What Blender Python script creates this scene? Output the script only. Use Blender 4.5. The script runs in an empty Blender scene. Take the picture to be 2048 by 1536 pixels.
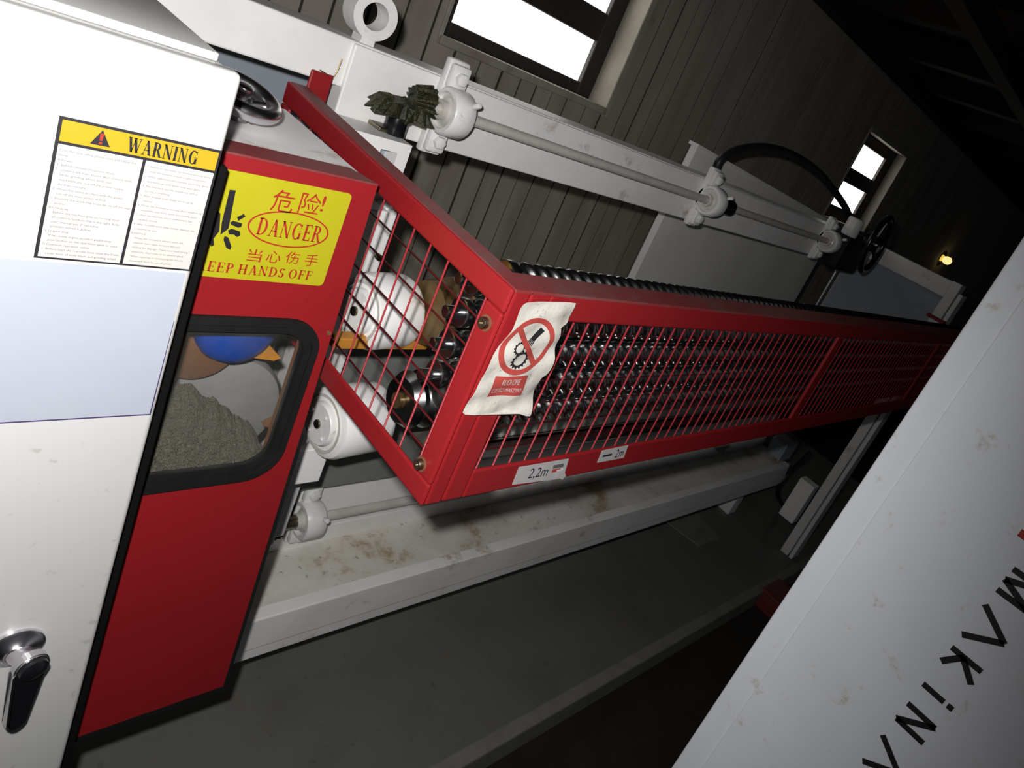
import bpy, bmesh, math, random
from mathutils import Vector, Matrix, noise
random.seed(7)
sc = bpy.context.scene
COL = sc.collection

# ---------------------------------------------------------------- camera, world, lights, exposure
CZ = 1.788                                   # camera height above the lower floor
FPX, PPX, PPY = 1345.6, 1202.95, 633.45      # focal length and principal point in pixels of a 2048x1536 frame
RIGHT = Vector((0.64211723, -0.64705777, 0.41109816))
DOWN = Vector((0.04532553, -0.50327435, -0.86293715))
FWD = Vector((0.76526535, 0.57274005, -0.2938329))
CAM = Vector((0, 0, CZ))
cd = bpy.data.cameras.new('camera'); cam = bpy.data.objects.new('camera', cd); COL.objects.link(cam)
cd.sensor_width = 36.0; cd.lens = FPX / 2048 * 36
cd.shift_x = (1024 - PPX) / 2048; cd.shift_y = (PPY - 768) / 2048
cd.clip_start = 0.01; cd.clip_end = 100
M = Matrix.Identity(4)
for i in range(3):
    M[i][0], M[i][1], M[i][2], M[i][3] = RIGHT[i], -DOWN[i], -FWD[i], CAM[i]
cam.matrix_world = M
sc.camera = cam

world = bpy.data.worlds.new('world'); sc.world = world; world.use_nodes = True
world.node_tree.nodes['Background'].inputs[0].default_value = (0.80, 0.86, 1.0, 1)
world.node_tree.nodes['Background'].inputs[1].default_value = 0.018

fl = bpy.data.lights.new('camera_flash', 'SPOT'); fl.energy = 61; fl.color = (1.0, 0.985, 0.97)
fl.shadow_soft_size = 0.012; fl.spot_size = math.radians(144); fl.spot_blend = 1.0
flo = bpy.data.objects.new('camera_flash', fl); COL.objects.link(flo)
flo.location = CAM - RIGHT * 0.035 - DOWN * 0.055 + FWD * 0.01
_aim = RIGHT * ((470 - PPX) / FPX) + DOWN * ((650 - PPY) / FPX) + FWD      # the built-in flash points slightly left of the lens axis
flo.rotation_euler = _aim.to_track_quat('-Z', 'Y').to_euler()

sc.view_settings.view_transform = 'Standard'; sc.view_settings.look = 'None'
sc.view_settings.exposure = 0.0; sc.view_settings.gamma = 1.0; sc.view_settings.use_curve_mapping = False

# ---------------------------------------------------------------- helpers
def ray(u, v): return RIGHT * ((u - PPX) / FPX) + DOWN * ((v - PPY) / FPX) + FWD
def PY(u, v, Y): d = ray(u, v); return CAM + d * (Y / d.y)       # point of the photograph on the plane y = Y
def PX(u, v, X): d = ray(u, v); return CAM + d * (X / d.x)
def PZ(u, v, z): d = ray(u, v); return CAM + d * (z / d.z)       # z relative to the camera
def V(x, y, z): return Vector((x, y, CZ + z))                    # z relative to the camera height

def N(nt, t, **kw):
    n = nt.nodes.new(t)
    for k, v in kw.items():
        if k.startswith('i_'):
            n.inputs[k[2:].replace('_', ' ')].default_value = v
        else: setattr(n, k, v)
    return n

def mat(name, col, rough=0.45, metal=0.0, dirt=0.0, dirt_col=(0.25, 0.2, 0.14), scale=9.0, rust=0.0, rust_scale=14.0,
        rust_col=(0.28, 0.12, 0.02), rust_lo=0.60, spots=0.0, bump=0.0, bump_scale=120.0, spec=0.5, stretch=None, coat=0.0):
    m = bpy.data.materials.new(name); m.use_nodes = True
    nt = m.node_tree; b = nt.nodes['Principled BSDF']; L = nt.links.new
    b.inputs['Roughness'].default_value = rough; b.inputs['Metallic'].default_value = metal
    b.inputs['Specular IOR Level'].default_value = spec
    if coat: b.inputs['Coat Weight'].default_value = coat; b.inputs['Coat Roughness'].default_value = 0.15
    c4 = (*col, 1)
    geo = N(nt, 'ShaderNodeNewGeometry'); vec = geo.outputs['Position']
    if stretch:
        mp = N(nt, 'ShaderNodeMapping'); mp.inputs['Scale'].default_value = stretch
        L(vec, mp.inputs['Vector']); vec = mp.outputs['Vector']
    cur = None
    def layer(cur, mask, c):
        mx = N(nt, 'ShaderNodeMix', data_type='RGBA')
        L(mask, mx.inputs[0])
        if cur is None: mx.inputs[6].default_value = c4
        else: L(cur, mx.inputs[6])
        mx.inputs[7].default_value = (*c, 1)
        return mx.outputs[2]
    def mask(sc_, lo, hi, amt, detail=6.0, rg=0.6):
        n = N(nt, 'ShaderNodeTexNoise'); n.inputs['Scale'].default_value = sc_; n.inputs['Detail'].default_value = detail
        n.inputs['Roughness'].default_value = rg
        L(vec, n.inputs['Vector'])
        r = N(nt, 'ShaderNodeMapRange'); r.inputs['From Min'].default_value = lo; r.inputs['From Max'].default_value = hi
        r.inputs['To Max'].default_value = amt
        L(n.outputs['Fac'], r.inputs['Value'])
        return r.outputs['Result']
    if dirt: cur = layer(cur, mask(scale, 0.42, 0.75, dirt), dirt_col)
    if spots: cur = layer(cur, mask(scale * 9, 0.66, 0.74, spots, 2.0), tuple(0.5 * x for x in dirt_col))
    if rust: cur = layer(cur, mask(rust_scale, rust_lo, rust_lo + 0.09, rust, 9.0, 0.7), rust_col)
    if cur is not None: L(cur, b.inputs['Base Color'])
    else: b.inputs['Base Color'].default_value = c4
    if bump:
        n = N(nt, 'ShaderNodeTexNoise'); n.inputs['Scale'].default_value = bump_scale; n.inputs['Detail'].default_value = 5
        bp = N(nt, 'ShaderNodeBump'); bp.inputs['Strength'].default_value = bump; bp.inputs['Distance'].default_value = 0.004
        L(geo.outputs['Position'], n.inputs['Vector']); L(n.outputs['Fac'], bp.inputs['Height']); L(bp.outputs['Normal'], b.inputs['Normal'])
    return m

def emit(name, col, s):
    m = bpy.data.materials.new(name); m.use_nodes = True
    b = m.node_tree.nodes['Principled BSDF']; b.inputs['Base Color'].default_value = (.5, .5, .5, 1)
    b.inputs['Emission Color'].default_value = (*col, 1); b.inputs['Emission Strength'].default_value = s
    return m

MT = dict(
    cab=mat('cabinet_white_paint', (0.53, 0.53, 0.52), 0.32, dirt=0.12, dirt_col=(0.5, 0.46, 0.36), scale=7, spots=0.35),
    white=mat('white_machine_paint', (0.86, 0.85, 0.84), 0.42, dirt=0.22, dirt_col=(0.42, 0.38, 0.32), scale=6, rust=0.7, rust_scale=5.5),
    ledge=mat('stained_white_ledge', (0.78, 0.76, 0.70), 0.5, dirt=0.6, dirt_col=(0.34, 0.29, 0.2), scale=5, rust=0.8, rust_scale=5.0, rust_lo=0.565, rust_col=(0.34, 0.19, 0.05), spots=0.6),
    cast=mat('white_cast_iron_paint', (0.80, 0.80, 0.79), 0.38, dirt=0.2, dirt_col=(0.4, 0.34, 0.26), scale=24, rust=0.5, rust_scale=30, bump=0.15, bump_scale=90),
    red=mat('red_sheet_paint', (0.25, 0.010, 0.013), 0.45, spec=0.35, dirt=0.25, dirt_col=(0.17, 0.008, 0.011), scale=5, spots=0.12, bump=0.05, bump_scale=300),
    redtop=mat('red_paint_dusty', (0.19, 0.022, 0.024), 0.55, dirt=0.9, dirt_col=(0.13, 0.075, 0.066), scale=12, spots=0.3),
    wire=mat('red_painted_wire', (0.27, 0.016, 0.024), 0.45),
    black=mat('black_rubber', (0.006, 0.006, 0.006), 0.65, spec=0.3, dirt=0.4, dirt_col=(0.018, 0.017, 0.016), scale=30),
    blackmatt=mat('black_foam_seal', (0.004, 0.004, 0.004), 0.9, spec=0.1),
    blackp=mat('black_gloss_plastic', (0.006, 0.006, 0.008), 0.22),
    chrome=mat('chrome', (0.74, 0.72, 0.76), 0.24, metal=1.0),
    zinc=mat('zinc_steel', (0.26, 0.23, 0.17), 0.35, metal=1.0, dirt=0.5, dirt_col=(0.15, 0.1, 0.05), scale=60),
    steel=mat('dark_turned_steel', (0.40, 0.41, 0.41), 0.24, metal=1.0, dirt=0.5, dirt_col=(0.05, 0.05, 0.045), scale=40),
    bright=mat('bright_steel', (0.62, 0.62, 0.6), 0.3, metal=1.0, dirt=0.3, dirt_col=(0.3, 0.27, 0.22), scale=30),
    rodp=mat('painted_rod', (0.66, 0.64, 0.6), 0.35, metal=0.15, dirt=0.4, dirt_col=(0.4, 0.36, 0.3), scale=20),
    rust=mat('rusty_steel', (0.22, 0.15, 0.07), 0.4, metal=0.7, dirt=0.8, dirt_col=(0.2, 0.1, 0.02), scale=30),
    orange=mat('rusty_orange_bar', (0.45, 0.19, 0.02), 0.6, dirt=0.5, dirt_col=(0.2, 0.09, 0.02), scale=40),
    grease=mat('green_black_grease', (0.014, 0.015, 0.006), 0.5, dirt=0.7, dirt_col=(0.055, 0.052, 0.009), scale=55, bump=1.0, bump_scale=160),
    yellow=mat('warning_yellow', (0.39, 0.262, 0.011), 0.4),
    dyellow=mat('danger_yellow', (0.39, 0.36, 0.010), 0.4, dirt=0.12, dirt_col=(0.5, 0.45, 0.05), scale=25),
    ink=mat('black_ink', (0.012, 0.011, 0.014), 0.5), greyink=mat('grey_ink', (0.10, 0.10, 0.105), 0.6),
    purple=mat('dark_violet_line', (0.055, 0.035, 0.12), 0.5),
    redink=mat('red_ink', (0.34, 0.022, 0.010), 0.5), pinkred=mat('faded_red_ink', (0.36, 0.05, 0.04), 0.6),
    paper=mat('label_paper', (0.46, 0.44, 0.425), 0.5, dirt=0.35, dirt_col=(0.6, 0.5, 0.42), scale=16),
    bluepaper=mat('bluish_laminated_paper', (0.37, 0.40, 0.465), 0.35, dirt=0.1, dirt_col=(0.6, 0.58, 0.55), scale=10),
    dirtypaper=mat('crumpled_dirty_paper', (0.53, 0.51, 0.47), 0.6, dirt=0.4, dirt_col=(0.45, 0.4, 0.3), scale=22, spots=0.8, bump=0.5, bump_scale=45),
    tag=mat('white_tape', (0.46, 0.45, 0.45), 0.5, dirt=0.4, dirt_col=(0.4, 0.38, 0.36), scale=60),
    blue=mat('blue_enamel', (0.006, 0.05, 0.30), 0.35),
    brown=mat('brown_grime', (0.16, 0.07, 0.03), 0.6, dirt=0.5, dirt_col=(0.09, 0.05, 0.03), scale=40),
    sludge=mat('grey_wet_grit', (0.10, 0.098, 0.075), 0.25, dirt=0.9, dirt_col=(0.17, 0.15, 0.09), scale=120, bump=1.0, bump_scale=620),
    wheel=mat('grinding_wheel_grey', (0.22, 0.22, 0.21), 0.7, dirt=0.5, dirt_col=(0.15, 0.15, 0.14), scale=20),
    plank=mat('grey_brown_board', (0.46, 0.42, 0.36), 0.85, dirt=0.85, dirt_col=(0.27, 0.23, 0.18), scale=2.2, stretch=(2.5, 2.5, 0.5), rust=0.5, rust_scale=5, rust_col=(0.15, 0.11, 0.075)),
    wall=mat('wall_grey', (0.05, 0.045, 0.04), 0.9),
    plaster=mat('window_reveal_plaster', (0.5, 0.47, 0.4), 0.8, dirt=0.5, dirt_col=(0.3, 0.27, 0.22), scale=12),
    frame=mat('dark_window_frame', (0.035, 0.028, 0.028), 0.6),
    pane=emit('frosted_daylit_glass', (1.0, 0.985, 0.93), 2.4),
    lampglow=emit('warm_lit_lamp_glass', (1.0, 0.78, 0.30), 1.1),
    roof=mat('sooty_roof_boards', (0.012, 0.010, 0.008), 0.9, dirt=0.5, dirt_col=(0.03, 0.02, 0.012), scale=4),
    rafter=mat('dark_rafter', (0.022, 0.015, 0.010), 0.85, dirt=0.5, dirt_col=(0.045, 0.026, 0.012), scale=5),
    concrete=mat('grey_floor_paint', (0.155, 0.16, 0.15), 0.6, dirt=0.6, dirt_col=(0.11, 0.10, 0.085), scale=4, rust=0.3, rust_scale=7, rust_col=(0.2, 0.12, 0.04), spots=0.3),
    kerb=mat('pale_kerb', (0.22, 0.215, 0.19), 0.8, dirt=0.6, dirt_col=(0.13, 0.12, 0.1), scale=12),
    floor=mat('black_dirt_floor', (0.018, 0.014, 0.010), 0.95, dirt=0.7, dirt_col=(0.035, 0.024, 0.015), scale=9, bump=0.3, bump_scale=30),
    pgrey=mat('pale_grey_panel', (0.82, 0.81, 0.77), 0.6, dirt=0.3, dirt_col=(0.38, 0.36, 0.27), scale=2.5),
    bgrey=mat('blue_grey_panel', (0.30, 0.34, 0.39), 0.55, dirt=0.3, dirt_col=(0.24, 0.26, 0.28), scale=4),
    panel=mat('cool_white_enamel', (0.74, 0.78, 0.83), 0.4, dirt=0.25, dirt_col=(0.5, 0.5, 0.48), scale=3, rust=0.55, rust_scale=27, rust_lo=0.61, rust_col=(0.40, 0.33, 0.18)),
    brass=mat('brass', (0.8, 0.6, 0.2), 0.2, metal=1.0),
    hose=mat('black_hose', (0.012, 0.014, 0.015), 0.5),
)
g = bpy.data.materials.new('grimy_glass'); g.use_nodes = True
gb = g.node_tree.nodes['Principled BSDF']
gb.inputs['Base Color'].default_value = (0.20, 0.20, 0.18, 1); gb.inputs['Roughness'].default_value = 0.12
_n = N(g.node_tree, 'ShaderNodeTexNoise'); _n.inputs['Scale'].default_value = 18; _n.inputs['Detail'].default_value = 6
_r = N(g.node_tree, 'ShaderNodeMapRange'); _r.inputs['From Min'].default_value = 0.35; _r.inputs['From Max'].default_value = 0.8
_r.inputs['To Min'].default_value = 0.02; _r.inputs['To Max'].default_value = 0.13
_ge = N(g.node_tree, 'ShaderNodeNewGeometry')
g.node_tree.links.new(_ge.outputs['Position'], _n.inputs['Vector']); g.node_tree.links.new(_n.outputs['Fac'], _r.inputs['Value'])
g.node_tree.links.new(_r.outputs['Result'], gb.inputs['Alpha'])
MT['glass'] = g

ORI = {}
def props(o, label=None, cat=None, group=None, kind=None):
    if label: o['label'] = label
    if cat: o['category'] = cat
    if group: o['group'] = group
    if kind: o['kind'] = kind
    return o
def thing(name, label, cat, loc, group=None):
    o = bpy.data.objects.new(name, None); COL.objects.link(o); o.empty_display_size = 0.05
    o.location = loc; ORI[o] = Vector(loc)
    return props(o, label, cat, group)
def put(name, me, m, parent, loc):
    if m is not None and not me.materials: me.materials.append(m)
    o = bpy.data.objects.new(name, me); COL.objects.link(o)
    if parent: o.parent = parent; o.location = Vector(loc) - ORI[parent]
    else: o.location = loc
    ORI[o] = Vector(loc)
    return o
def mk(name, bm, m, parent=None, smooth=False, label=None, **kw):
    """link a bmesh given in world coordinates as one mesh object"""
    if isinstance(m, str): m = MT[m]
    bmesh.ops.recalc_face_normals(bm, faces=bm.faces)
    lo = Vector([min(v.co[i] for v in bm.verts) for i in range(3)]); hi = Vector([max(v.co[i] for v in bm.verts) for i in range(3)])
    org = Vector(((lo.x + hi.x) / 2, (lo.y + hi.y) / 2, lo.z))
    bmesh.ops.translate(bm, verts=bm.verts, vec=-org)
    me = bpy.data.meshes.new(name); bm.to_mesh(me); bm.free()
    if smooth:
        me.shade_smooth()
        me.set_sharp_from_angle(angle=math.radians(40))
    o = put(name, me, m, parent, org)
    return props(o, label, **kw)

def B(): return bmesh.new()
def merge(bm, tmp):
    me = bpy.data.meshes.new('t'); tmp.to_mesh(me); tmp.free(); bm.from_mesh(me); bpy.data.meshes.remove(me)
def box(bm, x0, x1, y0, y1, z0, z1, bev=0.0, seg=2):
    """z values relative to the camera height"""
    t = bmesh.new()
    bmesh.ops.create_cube(t, size=1, matrix=Matrix.Translation(V((x0 + x1) / 2, (y0 + y1) / 2, (z0 + z1) / 2)) @ Matrix.Diagonal((abs(x1 - x0), abs(y1 - y0), abs(z1 - z0), 1)))
    if bev: bmesh.ops.bevel(t, geom=t.edges[:], offset=bev, segments=seg, affect='EDGES', profile=0.5)
    merge(bm, t); return bm
def frame_of(d):
    d = d.normalized(); a = Vector((0, 0, 1)) if abs(d.z) < 0.9 else Vector((1, 0, 0))
    u = d.cross(a).normalized(); return d, u, d.cross(u)
def lathe(bm, o, d, prof, seg=28, cap=True):
    d, u, w = frame_of(d); rings = []
    for t, r in prof:
        rings.append([bm.verts.new(o + d * t + (u * math.cos(2 * math.pi * i / seg) + w * math.sin(2 * math.pi * i / seg)) * max(r, 1e-5)) for i in range(seg)])
    for a, b in zip(rings, rings[1:]):
        for i in range(seg): bm.faces.new((a[i], a[(i + 1) % seg], b[(i + 1) % seg], b[i]))
    if cap: bm.faces.new(rings[0]); bm.faces.new(rings[-1])
    return bm
def cyl(bm, p0, p1, r, seg=20):
    return lathe(bm, p0, p1 - p0, [(0, r), ((p1 - p0).length, r)], seg)
def rcyl(bm, p0, p1, r, bev, seg=28):
    L = (p1 - p0).length
    return lathe(bm, p0, p1 - p0, [(0, r - bev), (bev * .3, r - bev * .3), (bev, r), (L - bev, r), (L - bev * .3, r - bev * .3), (L, r - bev)], seg)
def tube(bm, pts, r, seg=10, closed=False):
    n = len(pts); rings = []; pu = None
    for i, p in enumerate(pts):
        t = (pts[(i + 1) % n] - pts[i - 1]) if closed else (pts[min(i + 1, n - 1)] - pts[max(i - 1, 0)])
        t.normalize()
        if pu is None: _, pu, _ = frame_of(t)
        pu = (pu - t * pu.dot(t)).normalized(); w = t.cross(pu)
        rings.append([bm.verts.new(p + (pu * math.cos(2 * math.pi * k / seg) + w * math.sin(2 * math.pi * k / seg)) * r) for k in range(seg)])
    for i in range(n if closed else n - 1):
        a, b = rings[i], rings[(i + 1) % n]
        for k in range(seg): bm.faces.new((a[k], a[(k + 1) % seg], b[(k + 1) % seg], b[k]))
    if not closed: bm.faces.new(rings[0]); bm.faces.new(rings[-1])
    return bm
def smooth_path(P, n=8):
    out = []
    for i in range(len(P) - 1):
        p0, p1, p2, p3 = P[max(i - 1, 0)], P[i], P[i + 1], P[min(i + 2, len(P) - 1)]
        for k in range(n):
            t = k / n
            out.append(0.5 * ((2 * p1) + (p2 - p0) * t + (2 * p0 - 5 * p1 + 4 * p2 - p3) * t * t + (-p0 + 3 * p1 - 3 * p2 + p3) * t ** 3))
    return out + [P[-1]]
def prism(bm, pts, d):
    """polygon of 3-D points extruded by the vector d"""
    a = [bm.verts.new(p) for p in pts]; b = [bm.verts.new(p + d) for p in pts]; n = len(pts)
    bm.faces.new(a); bm.faces.new(b[::-1])
    for i in range(n): bm.faces.new((a[i], a[(i + 1) % n], b[(i + 1) % n], b[i]))
    return bm
class Plane:
    """2-D drawing plane: o origin, u right, v up, n towards the viewer"""
    def __init__(s, o, u, v, k=1.0): s.o, s.u, s.v, s.n = o, u * k, v * k, u.cross(v)
    def p(s, x, y, h=0.0): return s.o + s.u * x + s.v * y + s.n * h
def front(Y, k=1.0): return Plane(V(0, Y, 0), Vector((1, 0, 0)), Vector((0, 0, 1)), k)      # x, z drawing plane facing the camera side
def slab(bm, pl, pts, h0, h1):
    return prism(bm, [pl.p(x, y, h0) for x, y in pts], pl.n * (h1 - h0))
def rrect(x0, x1, y0, y1, r, n=6, l=None):
    out = []; R_ = r; l = r if l is None else l
    for cx, cy, a, r in ((x1 - R_, y1 - R_, 0, R_), (x0 + l, y1 - l, 90, l), (x0 + l, y0 + l, 180, l), (x1 - R_, y0 + R_, 270, R_)):
        for k in range(n + 1):
            t = math.radians(a + 90 * k / n); out.append((cx + r * math.cos(t), cy + r * math.sin(t)))
    return out
def ring_slab(bm, pl, outer, inner, h0, h1):
    n = len(outer)
    f = lambda pts, h: [bm.verts.new(pl.p(x, y, h)) for x, y in pts]
    a, b, c, d = f(outer, h1), f(inner, h1), f(outer, h0), f(inner, h0)
    for i in range(n):
        j = (i + 1) % n
        for q in ((a[i], a[j], b[j], b[i]), (c[i], d[i], d[j], c[j]), (a[i], c[i], c[j], a[j]), (b[i], b[j], d[j], d[i])): bm.faces.new(q)
    return bm
def px2(pl_axis, Y, pts):
    """photograph pixels to (x, z) on the plane y = Y"""
    return [(PY(u, v, Y).x, PY(u, v, Y).z - CZ) for u, v in pts]

# lettering ---------------------------------------------------------------
_TXT = {}
def text_mesh(body, shear=0.0):
    """plain lettering as (vertices 2-D, faces)"""
    key = (body, shear)
    if key in _TXT: return _TXT[key]
    c = bpy.data.curves.new('t', 'FONT'); c.body = body; c.shear = shear; c.resolution_u = 3
    o = bpy.data.objects.new('t', c); COL.objects.link(o); bpy.context.view_layer.update()
    m = bpy.data.meshes.new_from_object(o.evaluated_get(bpy.context.evaluated_depsgraph_get()))
    r = ([(v.co.x, v.co.y) for v in m.vertices], [tuple(p.vertices) for p in m.polygons])
    bpy.data.objects.remove(o); bpy.data.curves.remove(c); bpy.data.meshes.remove(m)
    _TXT[key] = r; return r
def add2d(bm, data, fn):
    vs = [bm.verts.new(fn(x, y)) for x, y in data[0]]
    for f in data[1]:
        try: bm.faces.new([vs[i] for i in f])
        except ValueError: pass
def bbox2(data):
    xs = [p[0] for p in data[0]]; ys = [p[1] for p in data[0]]
    return min(xs), max(xs), min(ys), max(ys)
def fit(bm, data, pl, x0, x1, y0, y1, h, bb=None):
    a, b, c, d = bb or bbox2(data)
    add2d(bm, data, lambda x, y: pl.p(x0 + (x - a) / (b - a) * (x1 - x0), y0 + (y - c) / (d - c) * (y1 - y0), h))
class Glyphs:
    """Roman capitals with thick and thin strokes and serifs, drawn as flat polygons in a unit-high box"""
    def __init__(s, thick=0.17, thin=0.055): s.T, s.t = thick, thin
    def quad(s, *p): i = len(s.v); s.v += list(p); s.f.append(tuple(range(i, i + len(p))))
    def st(s, x0, y0, x1, y1, w): s.quad((x0 - w / 2, y0), (x0 + w / 2, y0), (x1 + w / 2, y1), (x1 - w / 2, y1))
    def sf(s, x, y, w=0.30): h = 0.045; s.quad((x - w / 2, y if y < .5 else y - h), (x + w / 2, y if y < .5 else y - h), (x + w / 2, y + h if y < .5 else y), (x - w / 2, y + h if y < .5 else y))
    def bar(s, x0, x1, y, h=None): h = h or s.t; s.quad((x0, y - h / 2), (x1, y - h / 2), (x1, y + h / 2), (x0, y + h / 2))
    def arc(s, cx, cy, rx, ry, a0, a1, tw=None, th=None, n=18):
        tw = tw or s.T; th = th or s.t
        for k in range(n):
            q = []
            for a, o in ((a0 + (a1 - a0) * k / n, 1), (a0 + (a1 - a0) * (k + 1) / n, 1), (a0 + (a1 - a0) * (k + 1) / n, 0), (a0 + (a1 - a0) * k / n, 0)):
                c, d = math.cos(math.radians(a)), math.sin(math.radians(a))
                q.append((cx + (rx - (0 if o else tw)) * c, cy + (ry - (0 if o else th)) * d))
            s.quad(*q)
    def glyph(s, ch):
        T, t = s.T, s.t; s.v, s.f = [], []; w = 0.7
        if ch == 'W':
            w = 1.08; s.st(.12, 1, .35, 0, T); s.st(.35, 0, .56, 1, t); s.st(.52, 1, .75, 0, T); s.st(.75, 0, .96, 1, t)
            for x in (.13, .53, .96): s.sf(x, 1)
        elif ch == 'A':
            w = .8; s.st(.14, 0, .4, 1, t); s.st(.64, 0, .4, 1, T); s.bar(.22, .58, .33); s.sf(.14, 0, .26); s.sf(.64, 0)
        elif ch == 'R':
            w = .8; s.st(.2, 0, .2, 1, T); s.sf(.2, 0); s.sf(.14, 1, .2); s.arc(.34, .74, .3, .26, -90, 90); s.bar(.2, .36, .975); s.bar(.2, .36, .505); s.st(.68, 0, .42, .5, T); s.sf(.7, 0, .22)
        elif ch == 'P':
            w = .68; s.st(.2, 0, .2, 1, T); s.sf(.2, 0); s.sf(.14, 1, .2); s.arc(.34, .72, .29, .28, -90, 90); s.bar(.2, .36, .975); s.bar(.2, .36, .465)
        elif ch == 'N':
            w = .84; s.st(.16, 0, .16, 1, t); s.st(.68, 0, .68, 1, t); s.st(.68, 0, .16, 1, T); s.sf(.16, 0, .26); s.sf(.14, 1, .24); s.sf(.68, 1, .28)
        elif ch == 'I': w = .38; s.st(.19, 0, .19, 1, T); s.sf(.19, 0); s.sf(.19, 1)
        elif ch == 'G':
            w = .84; s.arc(.43, .5, .37, .51, 45, 315); s.st(.66, .04, .66, .42, T); s.sf(.66, .42 + .045, .3); s.st(.68, .68, .7, .98, t)
        elif ch == 'D':
            w = .82; s.st(.2, 0, .2, 1, T); s.sf(.15, 0, .22); s.sf(.15, 1, .22); s.arc(.34, .5, .42, .5, -90, 90); s.bar(.2, .36, .975); s.bar(.2, .36, .025)
        elif ch in 'EF':
            w = .68; s.st(.2, 0, .2, 1, T); s.sf(.16, 1, .24); s.sf(.18, 0, .28); s.bar(.2, .6, .975); s.bar(.2, .48, .52); s.st(.6, .78, .58, 1, t); s.st(.48, .42, .48, .62, t)
            if ch == 'E': s.bar(.2, .62, .025); s.st(.6, 0, .62, .24, t)
        elif ch == 'K':
            w = .8; s.st(.2, 0, .2, 1, T); s.sf(.2, 0); s.sf(.2, 1); s.st(.28, .42, .64, 1, t); s.st(.68, 0, .38, .58, T); s.sf(.66, 1, .24); s.sf(.68, 0, .26)
        elif ch == 'H':
            w = .86; s.st(.2, 0, .2, 1, T); s.st(.66, 0, .66, 1, T); s.bar(.2, .66, .5)
            for x in (.2, .66): s.sf(x, 0); s.sf(x, 1)
        elif ch == 'S':
            w = .6; s.arc(.3, .74, .24, .27, 20, 270, T, t); s.arc(.3, .26, .25, .27, 90, -160, T, t); s.st(.5, .78, .52, .98, t); s.st(.07, .02, .06, .24, t)
        elif ch == 'O': w = .86; s.arc(.43, .5, .38, .52, 0, 360, n=30)
        elif ch == ' ': w = .22
        return (list(s.v), list(s.f)), w
    def word(s, body, gap=0.04):
        v, f, x = [], [], 0.0
        for ch in body:
            (gv, gf), w = s.glyph(ch); i = len(v)
            v += [(a + x, b) for a, b in gv]; f += [tuple(k + i for k in q) for q in gf]; x += w + gap
        return v, f

# ---------------------------------------------------------------- setting: floors, wall, windows, roof
YW = 2.2
bm = B(); box(bm, -3, 13, -3, 2.5, -CZ - 0.1, -CZ); mk('floor', bm, 'floor', kind='structure', label='black dirt floor of the dark workshop')
ZP = -1.708
bm = B(); box(bm, 0.0, 5.0, 0.70, 2.15, -CZ, ZP, 0.004)
plinth = mk('trim_1', bm, 'concrete', kind='structure', label='grey painted concrete plinth under the machine')
bm = B(); box(bm, 0.0, 5.0, 0.655, 0.70, -CZ, ZP + 0.012, 0.006); mk('trim_2', bm, 'kerb', kind='structure', label='pale kerb strip along the edge of the grey plinth')

W1 = dict(x0=1.39, x1=2.285, z0=-0.08, z1=0.75); W2 = dict(x0=4.89, x1=5.755, z0=-0.15, z1=0.53)
ZC = 0.885
bm = B()
for x0, x1, z0, z1 in ((-1, W1['x0'], -CZ, ZC + .4), (W1['x1'], W2['x0'], -CZ, ZC + .4), (W2['x1'], 13, -CZ, ZC + .4), (W1['x0'], W1['x1'], -CZ, W1['z0']),
                       (W1['x0'], W1['x1'], W1['z1'], ZC + .4), (W2['x0'], W2['x1'], -CZ, W2['z0']), (W2['x0'], W2['x1'], W2['z1'], ZC + .4)):
    box(bm, x0, x1, YW + 0.003, YW + 0.28, z0, z1)
wall = mk('wall_back', bm, 'wall', kind='structure', label='dark wall of upright boards behind the machine')
x = -0.9; k = 0
while x < 12.6:
    w = random.uniform(0.085, 0.125) if x < 6 else random.uniform(0.16, 0.24)
    xa, xb = x + 0.002, x + w - random.uniform(0.004, 0.011)
    pieces = [(xa, xb, -CZ, ZC + 0.1)]
    for W in (W1, W2):
        if xb > W['x0'] and xa < W['x1']:
            pieces = []
            if xa < W['x0'] - .006: pieces.append((xa, W['x0'], -CZ, ZC + 0.1)); xa = W['x0']
            if xb > W['x1'] + .006: pieces.append((W['x1'], xb, -CZ, ZC + 0.1)); xb = W['x1']
            pieces += [(xa, xb, -CZ, W['z0']), (xa, xb, W['z1'], ZC + 0.1)]
    d = random.uniform(0, 0.0012)
    for xa_, xb_, z0, z1 in pieces:
        bm = B(); box(bm, xa_, xb_, YW - d, YW + 0.004, z0, z1); mk('plank', bm, 'plank', wall)
    x += w
bm = B(); box(bm, 12.6, 12.8, -3, YW + .2, -CZ, ZC + 0.5); mk('wall_far', bm, 'wall', kind='structure', label='dark end wall beyond the machine')
bm = B(); box(bm, -3, 13, -3, YW + .3, ZC + 0.22, ZC + 0.3)
ceil = mk('ceiling', bm, 'roof', kind='structure', label='sooty black boarded roof with rafters')
for i in range(16):
    bm = B(); xx = -0.5 + i * 0.82; box(bm, xx, xx + 0.1, -3, YW, ZC + 0.08, ZC + 0.222, 0.006); mk('rafter', bm, 'rafter', ceil)
for yy in (YW - 0.12, 1.2, 0.2):
    bm = B(); box(bm, -2, 12.6, yy, yy + 0.1, ZC - 0.02, ZC + 0.085, 0.006); mk('purlin', bm, 'rafter', ceil)

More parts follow.
